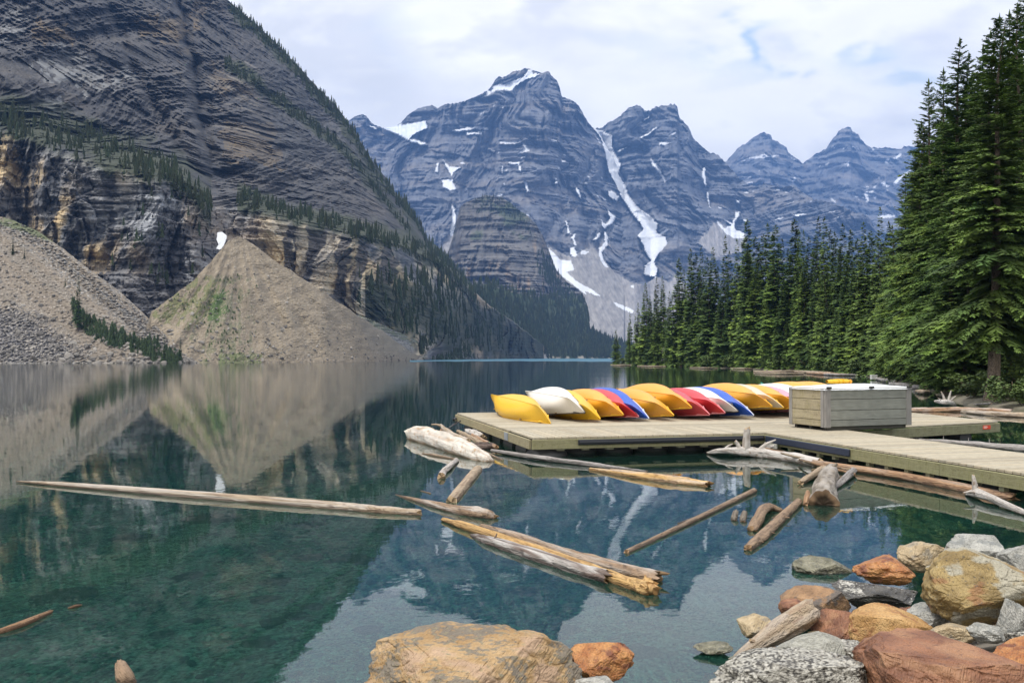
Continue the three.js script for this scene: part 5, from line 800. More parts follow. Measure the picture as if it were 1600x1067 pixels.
function canoe([px, py, vTip, colour, trim, lean, head, label], i) {
  const n = dv.clone(), o = sight(px, py), base = deck(0, vTip), k = base.clone().sub(camera.position).dot(n) / o.dot(n), T = camera.position.clone().addScaledVector(o, k);
  const H = hulls[i % 2], th = lean * Math.PI / 180, hd = ALPHA + head * Math.PI / 180;
  const frame = (pitch) => {
    const ax = new THREE.Vector3(-Math.sin(hd) * Math.cos(pitch), Math.sin(pitch), -Math.cos(hd) * Math.cos(pitch)), right = new THREE.Vector3(Math.cos(hd), 0, -Math.sin(hd));
    const op = up.clone().multiplyScalar(-Math.cos(th)).addScaledVector(right, Math.sin(th)); op.addScaledVector(ax, -op.dot(ax)).normalize();
    const lat = new THREE.Vector3().crossVectors(ax, op), m = new THREE.Matrix4().makeBasis(ax, op, lat), tip = new THREE.Vector3(-CL / 2, 0.53, 0).applyMatrix4(m);
    return m.setPosition(T.clone().sub(tip));
  };
  const lowest = (m) => { const e = m.elements; let y = 1e9; for (let q = 0; q < H.pos.length; q += 3) y = Math.min(y, e[1] * H.pos[q] + e[5] * H.pos[q + 1] + e[9] * H.pos[q + 2] + e[13]); return y; };
  let a = -0.1, b = 0.25; for (let q = 0; q < 22; q++) { const m = (a + b) / 2; if (lowest(frame(m)) > DK + 0.004) b = m; else a = m; }
  const M = frame(Math.max(0.005, Math.min(b, 0.10)));
  const t = thing('canoe', label, 'canoe', null, 'upturned canoes in a row on the dock');
  M.decompose(t.position, t.quaternion, t.scale);
  put('hull', H.hull, P[colour], t); for (const r of H.rims) put('gunwale', r, trims[trim], t); put('keel_strip', H.keel, P[colour], t);
  for (const s of [-1, 1]) { const sh = new THREE.Shape(); sh.moveTo(0, 0); sh.quadraticCurveTo(0.22, 0.05, 0.40, 0.165); sh.lineTo(0.40, -0.165); sh.quadraticCurveTo(0.22, -0.05, 0, 0); const g = new THREE.ExtrudeGeometry(sh, { depth: 0.012, bevelEnabled: true, bevelSize: 0.008, bevelThickness: 0.006, bevelSegments: 2 }); g.rotateX(-Math.PI / 2); g.rotateZ(-0.30); if (s > 0) g.rotateY(Math.PI); g.translate(s * (CL / 2 - 0.005), 0.525, 0); put('deck_plate', g, trims[trim], t); }
  for (const x of [-1.1, 0.1, 1.0]) { const g = new RoundedBoxGeometry(0.12, 0.02, 0.80 - 0.1 * Math.abs(x), 2, 0.008); g.translate(x, 0.33, 0); put(x === 0.1 ? 'thwart' : 'seat', g, MAT({ color: new THREE.Color(0.25, 0.16, 0.08) }), t); }
  return t;
}
[
  [860, 662, 3.55, 'yellow', 'gold', 31, 3, 'golden yellow canoe at the left end of the row, whole side in view'],
  [914, 645, 3.7, 'white', 'dark', 44, 0, 'white canoe just right of the leftmost yellow canoe'],
  [938, 655, 3.6, 'yellow', 'gold', 47, 0, 'yellow canoe right of the first white canoe'],
  [974, 648, 3.65, 'orange', 'gold', 50, 1, 'orange yellow canoe left of the first red canoe'],
  [998, 651, 3.7, 'red', 'rose', 50, 1, 'red canoe left of the first blue canoe'],
  [1014, 654, 3.65, 'blue', 'pale', 50, 1, 'blue canoe in the left half of the row'],
  [1053, 649, 3.65, 'orange', 'gold', 52, 1, 'large orange canoe right of the left blue canoe'],
  [1081, 637, 3.9, 'orange', 'gold', 50, 0, 'orange canoe with raised tip before the two red canoes'],
  [1109, 648, 3.7, 'wine', 'rose', 50, 0, 'dull red canoe, left of the pair of red ones'],
  [1133, 645, 3.75, 'red', 'rose', 50, 0, 'bright red canoe, right of the pair of red ones'],
  [1154, 643, 3.8, 'white', 'dark', 50, 0, 'white canoe left of the right blue canoe'],
  [1178, 649, 3.75, 'blue', 'pale', 51, 0, 'blue canoe in the right half of the row'],
  [1207, 635, 3.9, 'orange', 'gold', 50, -1, 'orange canoe right of the right blue canoe'],
  [1225, 637, 3.9, 'tan', 'gold', 50, -1, 'tan canoe between two orange canoes near the crate'],
  [1251, 637, 3.9, 'orange', 'gold', 50, -1, 'orange canoe partly hidden by the crate corner'],
  [1270, 640, 3.9, 'mauve', 'rose', 50, -1, 'faded mauve canoe, a thin band left of the crate'],
  [1290, 635, 3.9, 'white', 'pale', 51, -1, 'white canoe half hidden by the left side of the crate'],
  [1316, 632, 3.95, 'orange', 'gold', 52, -1, 'orange canoe showing above the left end of the crate'],
  [1346, 631, 3.95, 'orange', 'gold', 52, -1, 'rearmost orange canoe peeking over the crate by the yellow bundle'],
].forEach(canoe);
{ // green boat stern behind the crate
  const t = thing('green_boat', 'dark green boat end showing behind the right side of the crate', 'boat', deck(9.9, 4.6, DK)); t.rotation.y = ALPHA;
  const g = canoeHull(0.8, 4); const hh = put('hull', g.hull, MAT({ color: new THREE.Color(0.01, 0.10, 0.075), roughness: 0.4, side: THREE.DoubleSide }), t); hh.rotation.y = Math.PI / 2; hh.position.set(0, 0.04, -1.6); hh.scale.set(0.8, 1.5, 0.9);
  g.rims.forEach((r) => { const q = put('gunwale', r, MAT({ color: new THREE.Color(0.03, 0.25, 0.20), roughness: 0.4 }), t); q.rotation.y = Math.PI / 2; q.position.set(0, 0.04, -1.6); q.scale.set(0.8, 1.5, 0.9); });
}

// ================================================================ DRIFTWOOD
const grain = (() => { const t = texture(256, 512, (u, v) => { const k = 0.6 + 0.16 * N3(Math.cos(u * 6.283) * 3, Math.sin(u * 6.283) * 3, v * 6) + 0.14 * N3(Math.cos(u * 6.283) * 8, Math.sin(u * 6.283) * 8, v * 9) + 0.12 * tile(u, v, 4, 3); return [k, k, k]; }); return t; })();
const driftMat = MAT({ vertexColors: true, bumpMap: grain, bumpScale: 0.022, roughness: 0.82 });
const TONE = {
  silver: { a: [0.46, 0.42, 0.38], b: [0.64, 0.60, 0.56], s: [0.24, 0.16, 0.10], end: [0.42, 0.30, 0.18] },
  birch: { a: [0.60, 0.54, 0.46], b: [0.74, 0.70, 0.64], s: [0.40, 0.22, 0.08], end: [0.30, 0.20, 0.12] },
  brown: { a: [0.24, 0.155, 0.095], b: [0.42, 0.30, 0.20], s: [0.11, 0.07, 0.045], end: [0.34, 0.22, 0.12] },
  rust: { a: [0.34, 0.18, 0.09], b: [0.50, 0.33, 0.20], s: [0.18, 0.09, 0.05], end: [0.40, 0.24, 0.13] },
  gold: { a: [0.52, 0.31, 0.11], b: [0.66, 0.45, 0.21], s: [0.30, 0.16, 0.06], end: [0.40, 0.22, 0.08] },
  dark: { a: [0.12, 0.085, 0.07], b: [0.22, 0.165, 0.14], s: [0.055, 0.04, 0.035], end: [0.24, 0.16, 0.09] },
  grey: { a: [0.26, 0.24, 0.23], b: [0.42, 0.39, 0.37], s: [0.12, 0.10, 0.09], end: [0.30, 0.22, 0.16] },
  tan: { a: [0.36, 0.27, 0.18], b: [0.50, 0.40, 0.29], s: [0.22, 0.14, 0.09], end: [0.44, 0.32, 0.19] },
  bark: { a: [0.16, 0.135, 0.105], b: [0.34, 0.29, 0.23], s: [0.07, 0.05, 0.04], end: [0.20, 0.125, 0.07] },
};
// points: [place, radius]; a limb of wood through them with a cut or pointed end
function limb(points, tone, seed, { lumps = 0.13, bleach = 0, seg = 24, rings = 80, hollow = 0, jag = 0.9 } = {}) {
  const curve = new THREE.CatmullRomCurve3(points.map((q) => q[0]), false, 'centripetal'), rad = poly1(points.map((q, i) => [i / (points.length - 1), q[1]])), L = curve.getLength(), T = TONE[tone];
  const pos = [], col = [], uv = [], idx = [], fr = [];
  for (let j = 0; j <= rings; j++) {
    const t = j / rings, c = curve.getPoint(t), d = curve.getTangent(t), sx = new THREE.Vector3(0, 1, 0).cross(d); if (sx.lengthSq() < 1e-4) sx.set(1, 0, 0); sx.normalize(); const sy = d.clone().cross(sx).normalize();
    fr.push([c, sx, sy, d]);
    for (let i = 0; i <= seg; i++) {
      const a = i / seg * 2 * Math.PI, ca = Math.cos(a), sa = Math.sin(a), r0 = rad(t);
      const lump = 1 + lumps * (1.4 * N3(ca * 0.9 + seed, sa * 0.9, t * L * 1.1) + 0.7 * N3(ca * 2.5, sa * 2.5 + seed, t * L * 3)) + 0.03 * N3(ca * 6, sa * 6 + seed, t * L * 1.2), r = r0 * lump;
      const tear = j === 0 || j === rings ? (j ? 1 : -1) * jag * r0 * (N3(ca * 1.6 + seed, sa * 1.6, 3) + 0.7 * N3(ca * 5, sa * 5 + seed, 8)) : 0;
      pos.push(c.x + (sx.x * ca + sy.x * sa) * r + d.x * tear, c.y + (sx.y * ca + sy.y * sa) * r + d.y * tear, c.z + (sx.z * ca + sy.z * sa) * r + d.z * tear); uv.push(i / seg, t * L / Math.max(0.3, L / 3));
      const n = fbm(ca * 1.2 + seed, sa * 1.2, t * L * 1.3, 4), g = N3(ca * 7 + seed, sa * 7, t * L * 0.7), k = N3(ca * 3, sa * 3 + seed, t * L * 4);
      let cc = mix3(T.a, T.b, clamp(0.5 + 0.7 * n + 0.28 * g)); cc = mix3(cc, T.s, sstep(0.12, 0.5, n * 0.7 + 0.5 * g - 0.02) * 0.7); const st = N3(ca * 16 + seed, sa * 16, t * L * 1.6), fk = fbm(ca * 5, sa * 5 + seed, t * L * 9, 3); cc = mul3(cc, 1 + 0.22 * st + 0.35 * fk); if (k > 0.72) cc = mix3(cc, T.s, 0.85); if (crack(st + 0.4 * g, 0.06) > 0.5) cc = mix3(cc, T.s, 0.55);
      if (bleach) cc = mix3(cc, [0.66, 0.63, 0.60], clamp(bleach * (0.7 + n * 1.2 + 0.35 * g)) * sstep(-0.1, 0.45, N3(t * 3 + seed, ca * 0.8, sa * 0.8) + 0.35));
      const wy = pos[pos.length - 2]; if (wy < 0.03 + 0.03 * n + 0.012 * st) cc = mix3(cc, mul3(T.s, 0.6), 0.72);              // soaked along the water
      col.push(...mul3(cc, 0.84));
    }
  }
  for (let j = 0; j < rings; j++) for (let i = 0; i < seg; i++) { const a = j * (seg + 1) + i, b = a + seg + 1; idx.push(a, a + 1, b + 1, a, b + 1, b); }
  const body = geometry(pos, idx, col, uv);
  const ends = [0, rings].map((j) => { const [c, sx, sy, d] = fr[j], p = [], q = [], cl = [], id = [], sgn = j ? 1 : -1, R = 4; for (let k = 0; k <= R; k++) for (let i = 0; i <= seg; i++) { const o = (j * (seg + 1) + i) * 3, f = 1 - k / R, v = new THREE.Vector3(pos[o], pos[o + 1], pos[o + 2]).sub(c).multiplyScalar(f * 0.999).add(c).addScaledVector(d, sgn * (0.06 * rad(j ? 1 : 0) * (k > 0 ? 1 + N3(i * 0.8, k, seed) : 0) - hollow * rad(1) * (k >= 2 ? 1.2 : 0))); p.push(v.x, v.y, v.z); const rg = hollow && k >= 2 ? 0.25 : 0.75 + 0.35 * Math.sin(f * 26) * 0.4 + 0.25 * N3(i, k, seed); cl.push(...mul3(T.end, rg)); } for (let k = 0; k < R; k++) for (let i = 0; i < seg; i++) { const a = k * (seg + 1) + i, b = a + seg + 1; if (sgn > 0) id.push(a, a + 1, b + 1, a, b + 1, b); else id.push(a, b + 1, a + 1, a, b, b + 1); } return geometry(p, id, cl); });
  return { body, ends };
}
function log(name, label, group, points, tone, opt = {}) {
  const seed = rng() * 50, pts = points.map(([p, r]) => [p.clone(), r]), o = pts[0][0].clone().lerp(pts[pts.length - 1][0], 0.5); o.y = 0;
  const t = thing(name, label, opt.cat ?? 'driftwood log', o, group); pts.forEach((q) => q[0].sub(o));
  const { body, ends } = limb(pts, tone, seed, opt); put('trunk', body, driftMat, t); for (const e of ends) put('cut_end', e, driftMat, t);
  for (const [f, len, rr, ax, ay, az, tip = 0.35] of opt.stubs ?? []) { const k = f * (pts.length - 1), i = Math.min(pts.length - 2, Math.floor(k)), c = pts[i][0].clone().lerp(pts[i + 1][0], k - i), b = limb([[c, rr], [c.clone().add(new THREE.Vector3(ax, ay, az).multiplyScalar(len * 0.5)).add(new THREE.Vector3(0, 0.08 * len, 0)), rr * (1 + tip) / 1.9], [c.clone().add(new THREE.Vector3(ax, ay, az).multiplyScalar(len)), rr * tip]], opt.stubTone ?? tone, seed + f * 9, { rings: 16, seg: 10 }); put('branch_stub', mergeGeometries([b.body, b.ends[1]].map((g) => { g.deleteAttribute('uv'); return g; })), driftMat, t); }
  return t;
}
const W = (x, y, h = 0) => onY(x, y, h);                            // a place on the water, or h above it
const px = (x, y, n) => n * (EYE * F / (y - 558.5)) / F;             // so many picture units as metres at that place of the lake
const FL = 'driftwood floating in front of the dock';
log('driftwood_log', 'very long thin log floating alone across the left of the lake', null, [[W(25, 752, 0.02), 0.012], [W(90, 757, 0.025), 0.045], [W(300, 774, 0.03), 0.072], [W(520, 792, 0.02), 0.075], [W(600, 799, 0.015), 0.07], [W(656, 803, 0.01), 0.062]], 'tan', { bleach: 0.55, rings: 120, lumps: 0.05 });
log('birch_log', 'thick pale log with peeling bark by the left dock corner', null, [[W(643, 678, 0.12), 0.16], [W(652, 679, 0.13), 0.23], [W(680, 687, 0.12), 0.235], [W(715, 700, 0.09), 0.23], [W(742, 712, 0.05), 0.19], [W(762, 719, 0.02), 0.11], [W(771, 721, 0.0), 0.03]], 'birch', { rings: 110, seg: 26, lumps: 0.07, bleach: 0.3, stubs: [[0.36, 0.25, 0.035, -0.3, -0.2, 0.9], [0.1, 0.15, 0.05, 0.1, 0.9, 0.3]], stubTone: 'rust' });
log('driftwood_branch', 'forked pale branch lying against the thick pale log', null, [[W(688, 664, 0.28), 0.035], [W(692, 668, 0.26), 0.05], [W(700, 675, 0.22), 0.07], [W(716, 684, 0.2), 0.075], [W(731, 690, 0.16), 0.07]], 'tan', { cat: 'branch', bleach: 0.4, stubs: [[0.15, 0.3, 0.04, -0.9, 0.2, 0.4]] });
log('driftwood_branch', 'reddish branch just above the thick pale log', null, [[W(690, 672, 0.12), 0.05], [W(705, 681, 0.12), 0.06], [W(729, 692, 0.1), 0.06]], 'rust', { cat: 'branch' });
log('driftwood_branch', 'brown branch between the pale log and the dock side', null, [[W(716, 674, 0.12), 0.05], [W(735, 684, 0.1), 0.06], [W(755, 694, 0.08), 0.055]], 'tan', { cat: 'branch' });
log('driftwood_branch', 'rusty branch lying closest along the left dock side', null, [[W(738, 680, 0.12), 0.045], [W(756, 690, 0.09), 0.055], [W(776, 699, 0.05), 0.05]], 'rust', { cat: 'branch', bleach: 0.2 });
log('driftwood_log', 'short whitish log end under the left dock side', null, [[W(730, 674, 0.08), 0.08], [W(742, 678, 0.1), 0.1], [W(755, 684, 0.06), 0.09]], 'silver', { bleach: 0.6 });
log('driftwood_branch', 'thin pale stick trailing off below the thick pale log', null, [[W(735, 697, 0.05), 0.03], [W(760, 708, 0.02), 0.035], [W(784, 719, 0.0), 0.02]], 'tan', { cat: 'branch' });
log('driftwood_log', 'dark sodden log end below the left dock bracket', null, [[W(744, 698, 0.05), 0.09], [W(756, 698, 0.06), 0.11], [W(768, 697, 0.04), 0.09]], 'dark', {});
log('driftwood_stick', 'thin stick with a dark tip floating below the thick pale log', null, [[W(660, 709, 0.0), 0.02], [W(680, 712, 0.01), 0.035], [W(711, 718, 0.0), 0.025]], 'tan', { cat: 'stick' });
log('driftwood_branch', 'bone shaped bent branch with a knob end floating left of the flat log', null, [[W(713, 719, 0.03), 0.05], [W(702, 729, 0.05), 0.05], [W(692, 738, 0.05), 0.055], [W(690, 745, 0.03), 0.07]], 'silver', { cat: 'branch' });
log('driftwood_log', 'straight brown flat topped log pointing away from the camera', null, [[W(747, 734, 0.0), 0.085], [W(736, 746, 0.01), 0.09], [W(705, 785, 0.0), 0.085]], 'tan', { lumps: 0.06 });
log('driftwood_log', 'log with dark thin left end and thick golden right end', null, [[W(618, 774, -0.01), 0.015], [W(660, 785, 0.01), 0.045], [W(700, 795, 0.02), 0.065], [W(740, 803, 0.02), 0.095], [W(766, 808, 0.01), 0.09], [W(773, 810, 0.0), 0.05]], 'brown', { bleach: 0.5 });
log('driftwood_log', 'golden debarked log with a root knob, middle of the trio', null, [[W(692, 812, 0.02), 0.025], [W(720, 820, 0.03), 0.05], [W(800, 846, 0.04), 0.055], [W(900, 882, 0.04), 0.06], [W(985, 912, 0.03), 0.065], [W(1016, 922, 0.03), 0.08]], 'gold', { rings: 100, stubs: [[0.96, 0.09, 0.05, 0.2, 0.95, -0.2, 0.7], [0.99, 0.09, 0.06, 0.6, 0.1, 0.7, 0.7], [0.97, 0.08, 0.055, -0.6, 0.2, 0.7, 0.7]] });
log('driftwood_log', 'dark barked log with bleached top, nearest of the trio', null, [[W(738, 838, -0.01), 0.03], [W(760, 845, 0.015), 0.06], [W(820, 864, 0.02), 0.075], [W(900, 890, 0.02), 0.08], [W(952, 906, 0.02), 0.08]], 'dark', { bleach: 0.75, rings: 90, hollow: 0.5, lumps: 0.14, stubs: [[0.3, 0.12, 0.02, 0.3, 0.9, 0.1]] });
log('driftwood_log', 'grey brown log with a broken right end, farthest of the trio', null, [[W(752, 824, 0.0), 0.04], [W(800, 837, 0.02), 0.055], [W(880, 864, 0.03), 0.06], [W(960, 888, 0.035), 0.075], [W(1027, 905, 0.03), 0.085]], 'brown', { bleach: 0.4, rings: 90, hollow: 0.4 });
log('driftwood_pole', 'thin straight brown pole floating aslant below the dock', null, [[W(979, 864, 0.0), 0.035], [W(1060, 825, 0.01), 0.036], [W(1140, 786, 0.015), 0.042], [W(1179, 767, 0.02), 0.045]], 'brown', { cat: 'pole', bleach: 0.15, lumps: 0.05 });
log('driftwood_log', 'pale split log lying along the water before the dock', null, [[W(922, 734, 0.0), 0.04], [W(980, 742, 0.02), 0.075], [W(1050, 752, 0.02), 0.09], [W(1108, 760, 0.0), 0.085]], 'gold', { bleach: 0.35, hollow: 0.3 });
log('driftwood_log', 'brown log touching the pale split log from behind', null, [[W(955, 737, 0.01), 0.05], [W(1010, 744, 0.03), 0.07], [W(1068, 751, 0.03), 0.075]], 'brown', { bleach: 0.2 });
log('driftwood_pole', 'long thin grey pole under the dock front edge', null, [[W(768, 704, 0.05), 0.035], [W(850, 716, 0.06), 0.05], [W(940, 728, 0.03), 0.045], [W(1010, 738, 0.0), 0.03]], 'grey', { cat: 'pole', bleach: 0.25 });
log('root_snag', 'bleached fallen trunk with an upright root arm beside the walkway', null, [[W(1106, 708, 0.02), 0.03], [W(1122, 705, 0.10), 0.05], [W(1142, 704, 0.13), 0.07], [W(1162, 705, 0.12), 0.105], [W(1185, 708, 0.09), 0.10], [W(1205, 711, 0.07), 0.11], [W(1240, 717, 0.06), 0.12], [W(1279, 725, 0.05), 0.11]], 'silver', { cat: 'snag', bleach: 0.55, rings: 90, seg: 20, stubs: [[0.46, 0.50, 0.085, 0.02, 1, 0.05, 0.72], [0.40, 0.26, 0.05, -0.45, 0.8, 0, 0.7], [0.55, 0.5, 0.045, 0.8, 0.55, 0.1], [0.6, 0.42, 0.07, 0.75, 0.35, -0.3], [0.2, 0.3, 0.03, 0.7, 0.5, 0]] });
log('driftwood_pole', 'long reddish pole floating along the walkway edge', null, [[W(1272, 722, 0.12), 0.04], [W(1340, 733, 0.06), 0.07], [W(1430, 748, 0.05), 0.08], [W(1520, 766, 0.04), 0.085], [W(1584, 779, 0.02), 0.08]], 'rust', { cat: 'pole', rings: 90, bleach: 0.2, lumps: 0.05 });
log('driftwood_log', 'thick knotted grey stump log pointing at the camera by the walkway', null, [[W(1300, 733, 0.16), 0.10], [W(1296, 742, 0.12), 0.15], [W(1291, 757, 0.09), 0.16], [W(1289, 772, 0.05), 0.175], [W(1288, 789, 0.01), 0.20]], 'bark', { rings: 90, seg: 30, lumps: 0.12, bleach: 0.3, hollow: 0.12, jag: 0.15, stubs: [[0.2, 0.22, 0.05, 0.5, 0.8, 0.2], [0.75, 0.2, 0.05, -0.8, 0.5, 0.2], [0.9, 0.16, 0.06, 0.8, 0.4, 0.4]] });
log('driftwood_branch', 'light branch leaning on the knotted stump log from the left', null, [[W(1288, 732, 0.12), 0.06], [W(1270, 743, 0.07), 0.06], [W(1251, 756, 0.01), 0.055]], 'tan', { cat: 'branch' });
log('driftwood_branch', 'grey branch right of the knotted stump log', null, [[W(1334, 735, 0.08), 0.06], [W(1320, 749, 0.05), 0.06], [W(1302, 763, 0.02), 0.055]], 'grey', { cat: 'branch' });
log('driftwood_stick', 'short orange stick standing in the water left of the stump log', null, [[W(1263, 768, 0.12), 0.025], [W(1262, 778, 0.08), 0.045], [W(1259, 789, 0.01), 0.035]], 'rust', { cat: 'stick' });
log('driftwood_log', 'brown knobbly log aslant with its lower end at the rocks side', null, [[W(1248, 784, 0.03), 0.055], [W(1222, 809, 0.03), 0.062], [W(1190, 840, 0.02), 0.066], [W(1169, 858, 0.01), 0.05]], 'brown', { stubs: [[0.35, 0.13, 0.012, 0.7, 0.2, 0.6], [0.6, 0.12, 0.012, 0.8, 0.1, 0.5], [0.8, 0.1, 0.012, 0.7, 0.1, 0.6], [0.4, 0.1, 0.012, -0.8, 0.5, 0]], lumps: 0.07 });
log('driftwood_branch', 'bent brown branch folded like an elbow beside the knobbly log', null, [[W(1221, 799, 0.0), 0.04], [W(1206, 793, 0.05), 0.05], [W(1194, 796, 0.08), 0.065], [W(1184, 812, 0.06), 0.065], [W(1175, 830, 0.0), 0.06]], 'brown', { cat: 'branch' });
log('wood_stub', 'left of two short wooden stubs sticking out of the water', null, [[W(1150, 800, 0.07), 0.035], [W(1148, 808, 0.03), 0.04], [W(1147, 816, -0.02), 0.04]], 'bark', { cat: 'wooden stub', rings: 20 });
log('wood_stub', 'right of two short wooden stubs sticking out of the water', null, [[W(1164, 801, 0.07), 0.032], [W(1162, 809, 0.03), 0.04], [W(1161, 818, -0.02), 0.04]], 'bark', { cat: 'wooden stub', rings: 20 });
log('root_snag', 'white forked root lying against the walkway at the right edge', null, [[W(1512, 772, 0.02), 0.03], [W(1526, 771, 0.08), 0.075], [W(1545, 776, 0.09), 0.06], [W(1575, 790, 0.06), 0.045], [W(1612, 805, 0.03), 0.035]], 'silver', { cat: 'snag', bleach: 0.5, stubs: [[0.25, 0.28, 0.05, -0.15, 1, 0], [0.3, 0.3, 0.03, -0.9, 0.1, 0.3]] });
log('driftwood_log', 'thin log with branch nubs floating behind the walkway', null, [[W(1398, 687, 0.02), 0.05], [W(1470, 691, 0.05), 0.07], [W(1560, 698, 0.05), 0.08], [W(1640, 705, 0.04), 0.08]], 'grey', { rings: 70, bleach: 0.35, stubs: [[0.15, 0.16, 0.015, 0, 1, 0], [0.35, 0.16, 0.015, 0.1, 1, 0], [0.5, 0.16, 0.015, 0, 1, 0.1], [0.62, 0.16, 0.015, 0, 1, 0]] });
log('driftwood_log', 'long straight log floating beyond the crate toward the right bank', null, [[W(1420, 641.5, 0.05), 0.12], [W(1500, 641, 0.06), 0.12], [W(1580, 643, 0.05), 0.1]], 'rust', { bleach: 0.5, rings: 70 });
log('driftwood_log', 'pale log crossing at the foot of the bare trunk', null, [[W(1505, 643, 0.05), 0.08], [W(1550, 647, 0.06), 0.1], [W(1625, 651, 0.06), 0.11]], 'tan', { bleach: 0.4, rings: 60 });
log('driftwood_log', 'short rust coloured piece at the left picture edge', null, [[W(-12, 992, 0.0), 0.028], [W(30, 977, 0.012), 0.03], [W(77, 957, 0.004), 0.022]], 'rust', { lumps: 0.06 });
log('driftwood_stick', 'tiny stick floating right of the rusty piece at the left', null, [[W(106, 951, 0.0), 0.012], [W(116, 948, 0.008), 0.016], [W(126, 946, 0.0), 0.01]], 'rust', { cat: 'stick' });
log('wood_stub', 'round brown wooden stub rising from the water at lower left', null, [[W(188, 1040, 0.06), 0.038], [W(194, 1058, 0.03), 0.055], [W(206, 1090, -0.10), 0.06]], 'brown', { cat: 'wooden stub', lumps: 0.05 });
log('driftwood_stick', 'very small sliver floating above the dark and golden log', null, [[W(657, 767, 0), 0.01], [W(672, 771, 0.004), 0.014]], 'tan', { cat: 'stick', rings: 20 });
log('driftwood_stick', 'thin twig floating left of the elbow branch', null, [[W(1060, 818, 0), 0.012], [W(1078, 812, 0.01), 0.016], [W(1092, 807, 0), 0.01]], 'grey', { cat: 'stick', rings: 20 });
for (let i = 0; i < 9; i++) { const a = 1185 + i * 12, b = 690 + i * 4.2 + rnd(-2, 2); log('driftwood_stick', 'loose weathered stick in the debris heap under the walkway corner', 'sticks heaped under the walkway corner', [[W(a, b + 4, rnd(0.08, 0.2)), 0.018], [W(a + rnd(22, 40), b + rnd(8, 14), rnd(0.06, 0.16)), 0.028], [W(a + rnd(50, 76), b + rnd(14, 24), rnd(0.02, 0.1)), 0.016]], ['tan', 'rust', 'brown'][i % 3], { cat: 'stick', rings: 24, seg: 8 }); }
{ // logs washed up on the far shore of the bay
  const far = [[1178, 580.4, 1262, 580.2, 0.16, 'long pale log on the bay shore, leftmost of the row'], [1180, 582.5, 1256, 583.6, 0.12, 'white log floating before the leftmost shore log'], [1240, 580.6, 1300, 583, 0.2, 'thick pale log in the middle of the bay shore row'], [1262, 583, 1322, 585.4, 0.16, 'reddish log overlapping the middle of the bay shore row'], [1284, 584.6, 1340, 586.2, 0.14, 'grey log at the right end of the bay shore row'], [1142, 575.4, 1182, 576.2, 0.13, 'pale log on the bay shore left of the row'], [1078, 574.4, 1122, 575, 0.12, 'pale log at the waterline below the left part of the stand'], [996, 571.6, 1040, 572.4, 0.13, 'thin pale log at the waterline of the wooded point'], [955, 570.4, 984, 570.8, 0.13, 'pale log at the outer tip of the wooded point'], [1392, 600, 1442, 606, 0.2, 'fallen log lying on the bank right of the crate top'], [1370, 592, 1402, 597, 0.18, 'grey broken log on the bank above the crate lid'], [1432, 611, 1452, 613, 0.12, 'short pale log end sticking out beside the crate']];
  for (const [x0, y0, x1, y1, r, label] of far) log('shore_log', label, null, [[W(x0, y0, 0.1), r * 0.7], [W((x0 + x1) / 2, (y0 + y1) / 2, 0.16), r], [W(x1, y1, 0.1), r * 0.8]], label.includes('reddish') ? 'rust' : label.includes('grey') || label.includes('bank') ? 'grey' : 'tan', { bleach: 0.25, rings: 30, seg: 10 });
  const c = W(1484, 630, 0.1); log('root_snag', 'white upturned root at the water under the hanging spruce boughs', null, [[W(1462, 627, 0.25), 0.05], [W(1476, 628, 0.3), 0.11], [W(1486, 630, 0.22), 0.12], [W(1493, 633, 0.05), 0.06]], 'silver', { cat: 'snag', bleach: 0.8, rings: 40, stubs: [[0.4, 0.42, 0.06, -0.4, 1, 0], [0.55, 0.5, 0.06, 0.2, 1, 0.1], [0.6, 0.4, 0.05, 0.7, 0.7, 0], [0.3, 0.3, 0.04, -0.8, 0.5, 0.2]] });
  log('driftwood_branch', 'curved bare branch reaching to the bare trunk over the water', null, [[W(1522, 632, 0.05), 0.035], [W(1538, 631, 0.15), 0.04], [W(1550, 630, 0.4), 0.035]], 'grey', { cat: 'branch', rings: 24 });
  const b = thing('white_box', 'small white box on the bay bank above the crate lid', 'box', W(1366, 590, 0.25)); put('body', new RoundedBoxGeometry(0.55, 0.36, 0.4, 2, 0.04), MAT({ color: new THREE.Color(0.6, 0.6, 0.58) }), b); const l = put('lid', new RoundedBoxGeometry(0.58, 0.07, 0.43, 2, 0.03), MAT({ color: new THREE.Color(0.68, 0.68, 0.66) }), b); l.position.y = 0.2;
}

// ================================================================ BOULDERS
{ // the near bank under the boulders
  const pos = [], col = [], idx = [], nx = 90, nz = 60;
  const edge = (x) => x < -2 ? 4.6 + (x + 2) * 0.5 : x < 0.9 ? 4.75 - 0.1 * x : 4.66 + (x - 0.9) * 1.25 - 0.07 * (x - 0.9) ** 2;
  for (let j = 0; j <= nz; j++) for (let i = 0; i <= nx; i++) { const x = -8 + 20 * i / nx, Z = -3 + 15 * j / nz, d = edge(x) - Z, n = fbm(x * 2, Z * 2, 1, 4), y = d < 0 ? d * 0.35 - 0.06 : Math.min(0.42, d * 0.22) - 0.06; pos.push(x, y + 0.06 * n, -Z); const m = fbm(x * 9, Z * 9, 4, 3); col.push(...mix3([0.07, 0.065, 0.055], [0.22, 0.20, 0.17], clamp(0.4 + m))); }
  for (let j = 0; j < nz; j++) for (let i = 0; i < nx; i++) { const a = j * (nx + 1) + i; idx.push(a, a + 1, a + nx + 2, a, a + nx + 2, a + nx + 1); }
  tag(put('shore_bank', geometry(pos, idx, col), MAT({ vertexColors: true, roughness: 1 })), 'stony near bank under the boulders at lower right', 'shore bank', null, 'structure');
}
const stoneTex = texture(512, 512, (u, v) => { const k = 0.5 + 0.22 * tile(u, v, 3, 1) + 0.2 * tile(u, v, 9, 4) + 0.2 * tile(u, v, 24, 8) + 0.12 * tile(u, v, 50, 2); return [k, k, k]; });
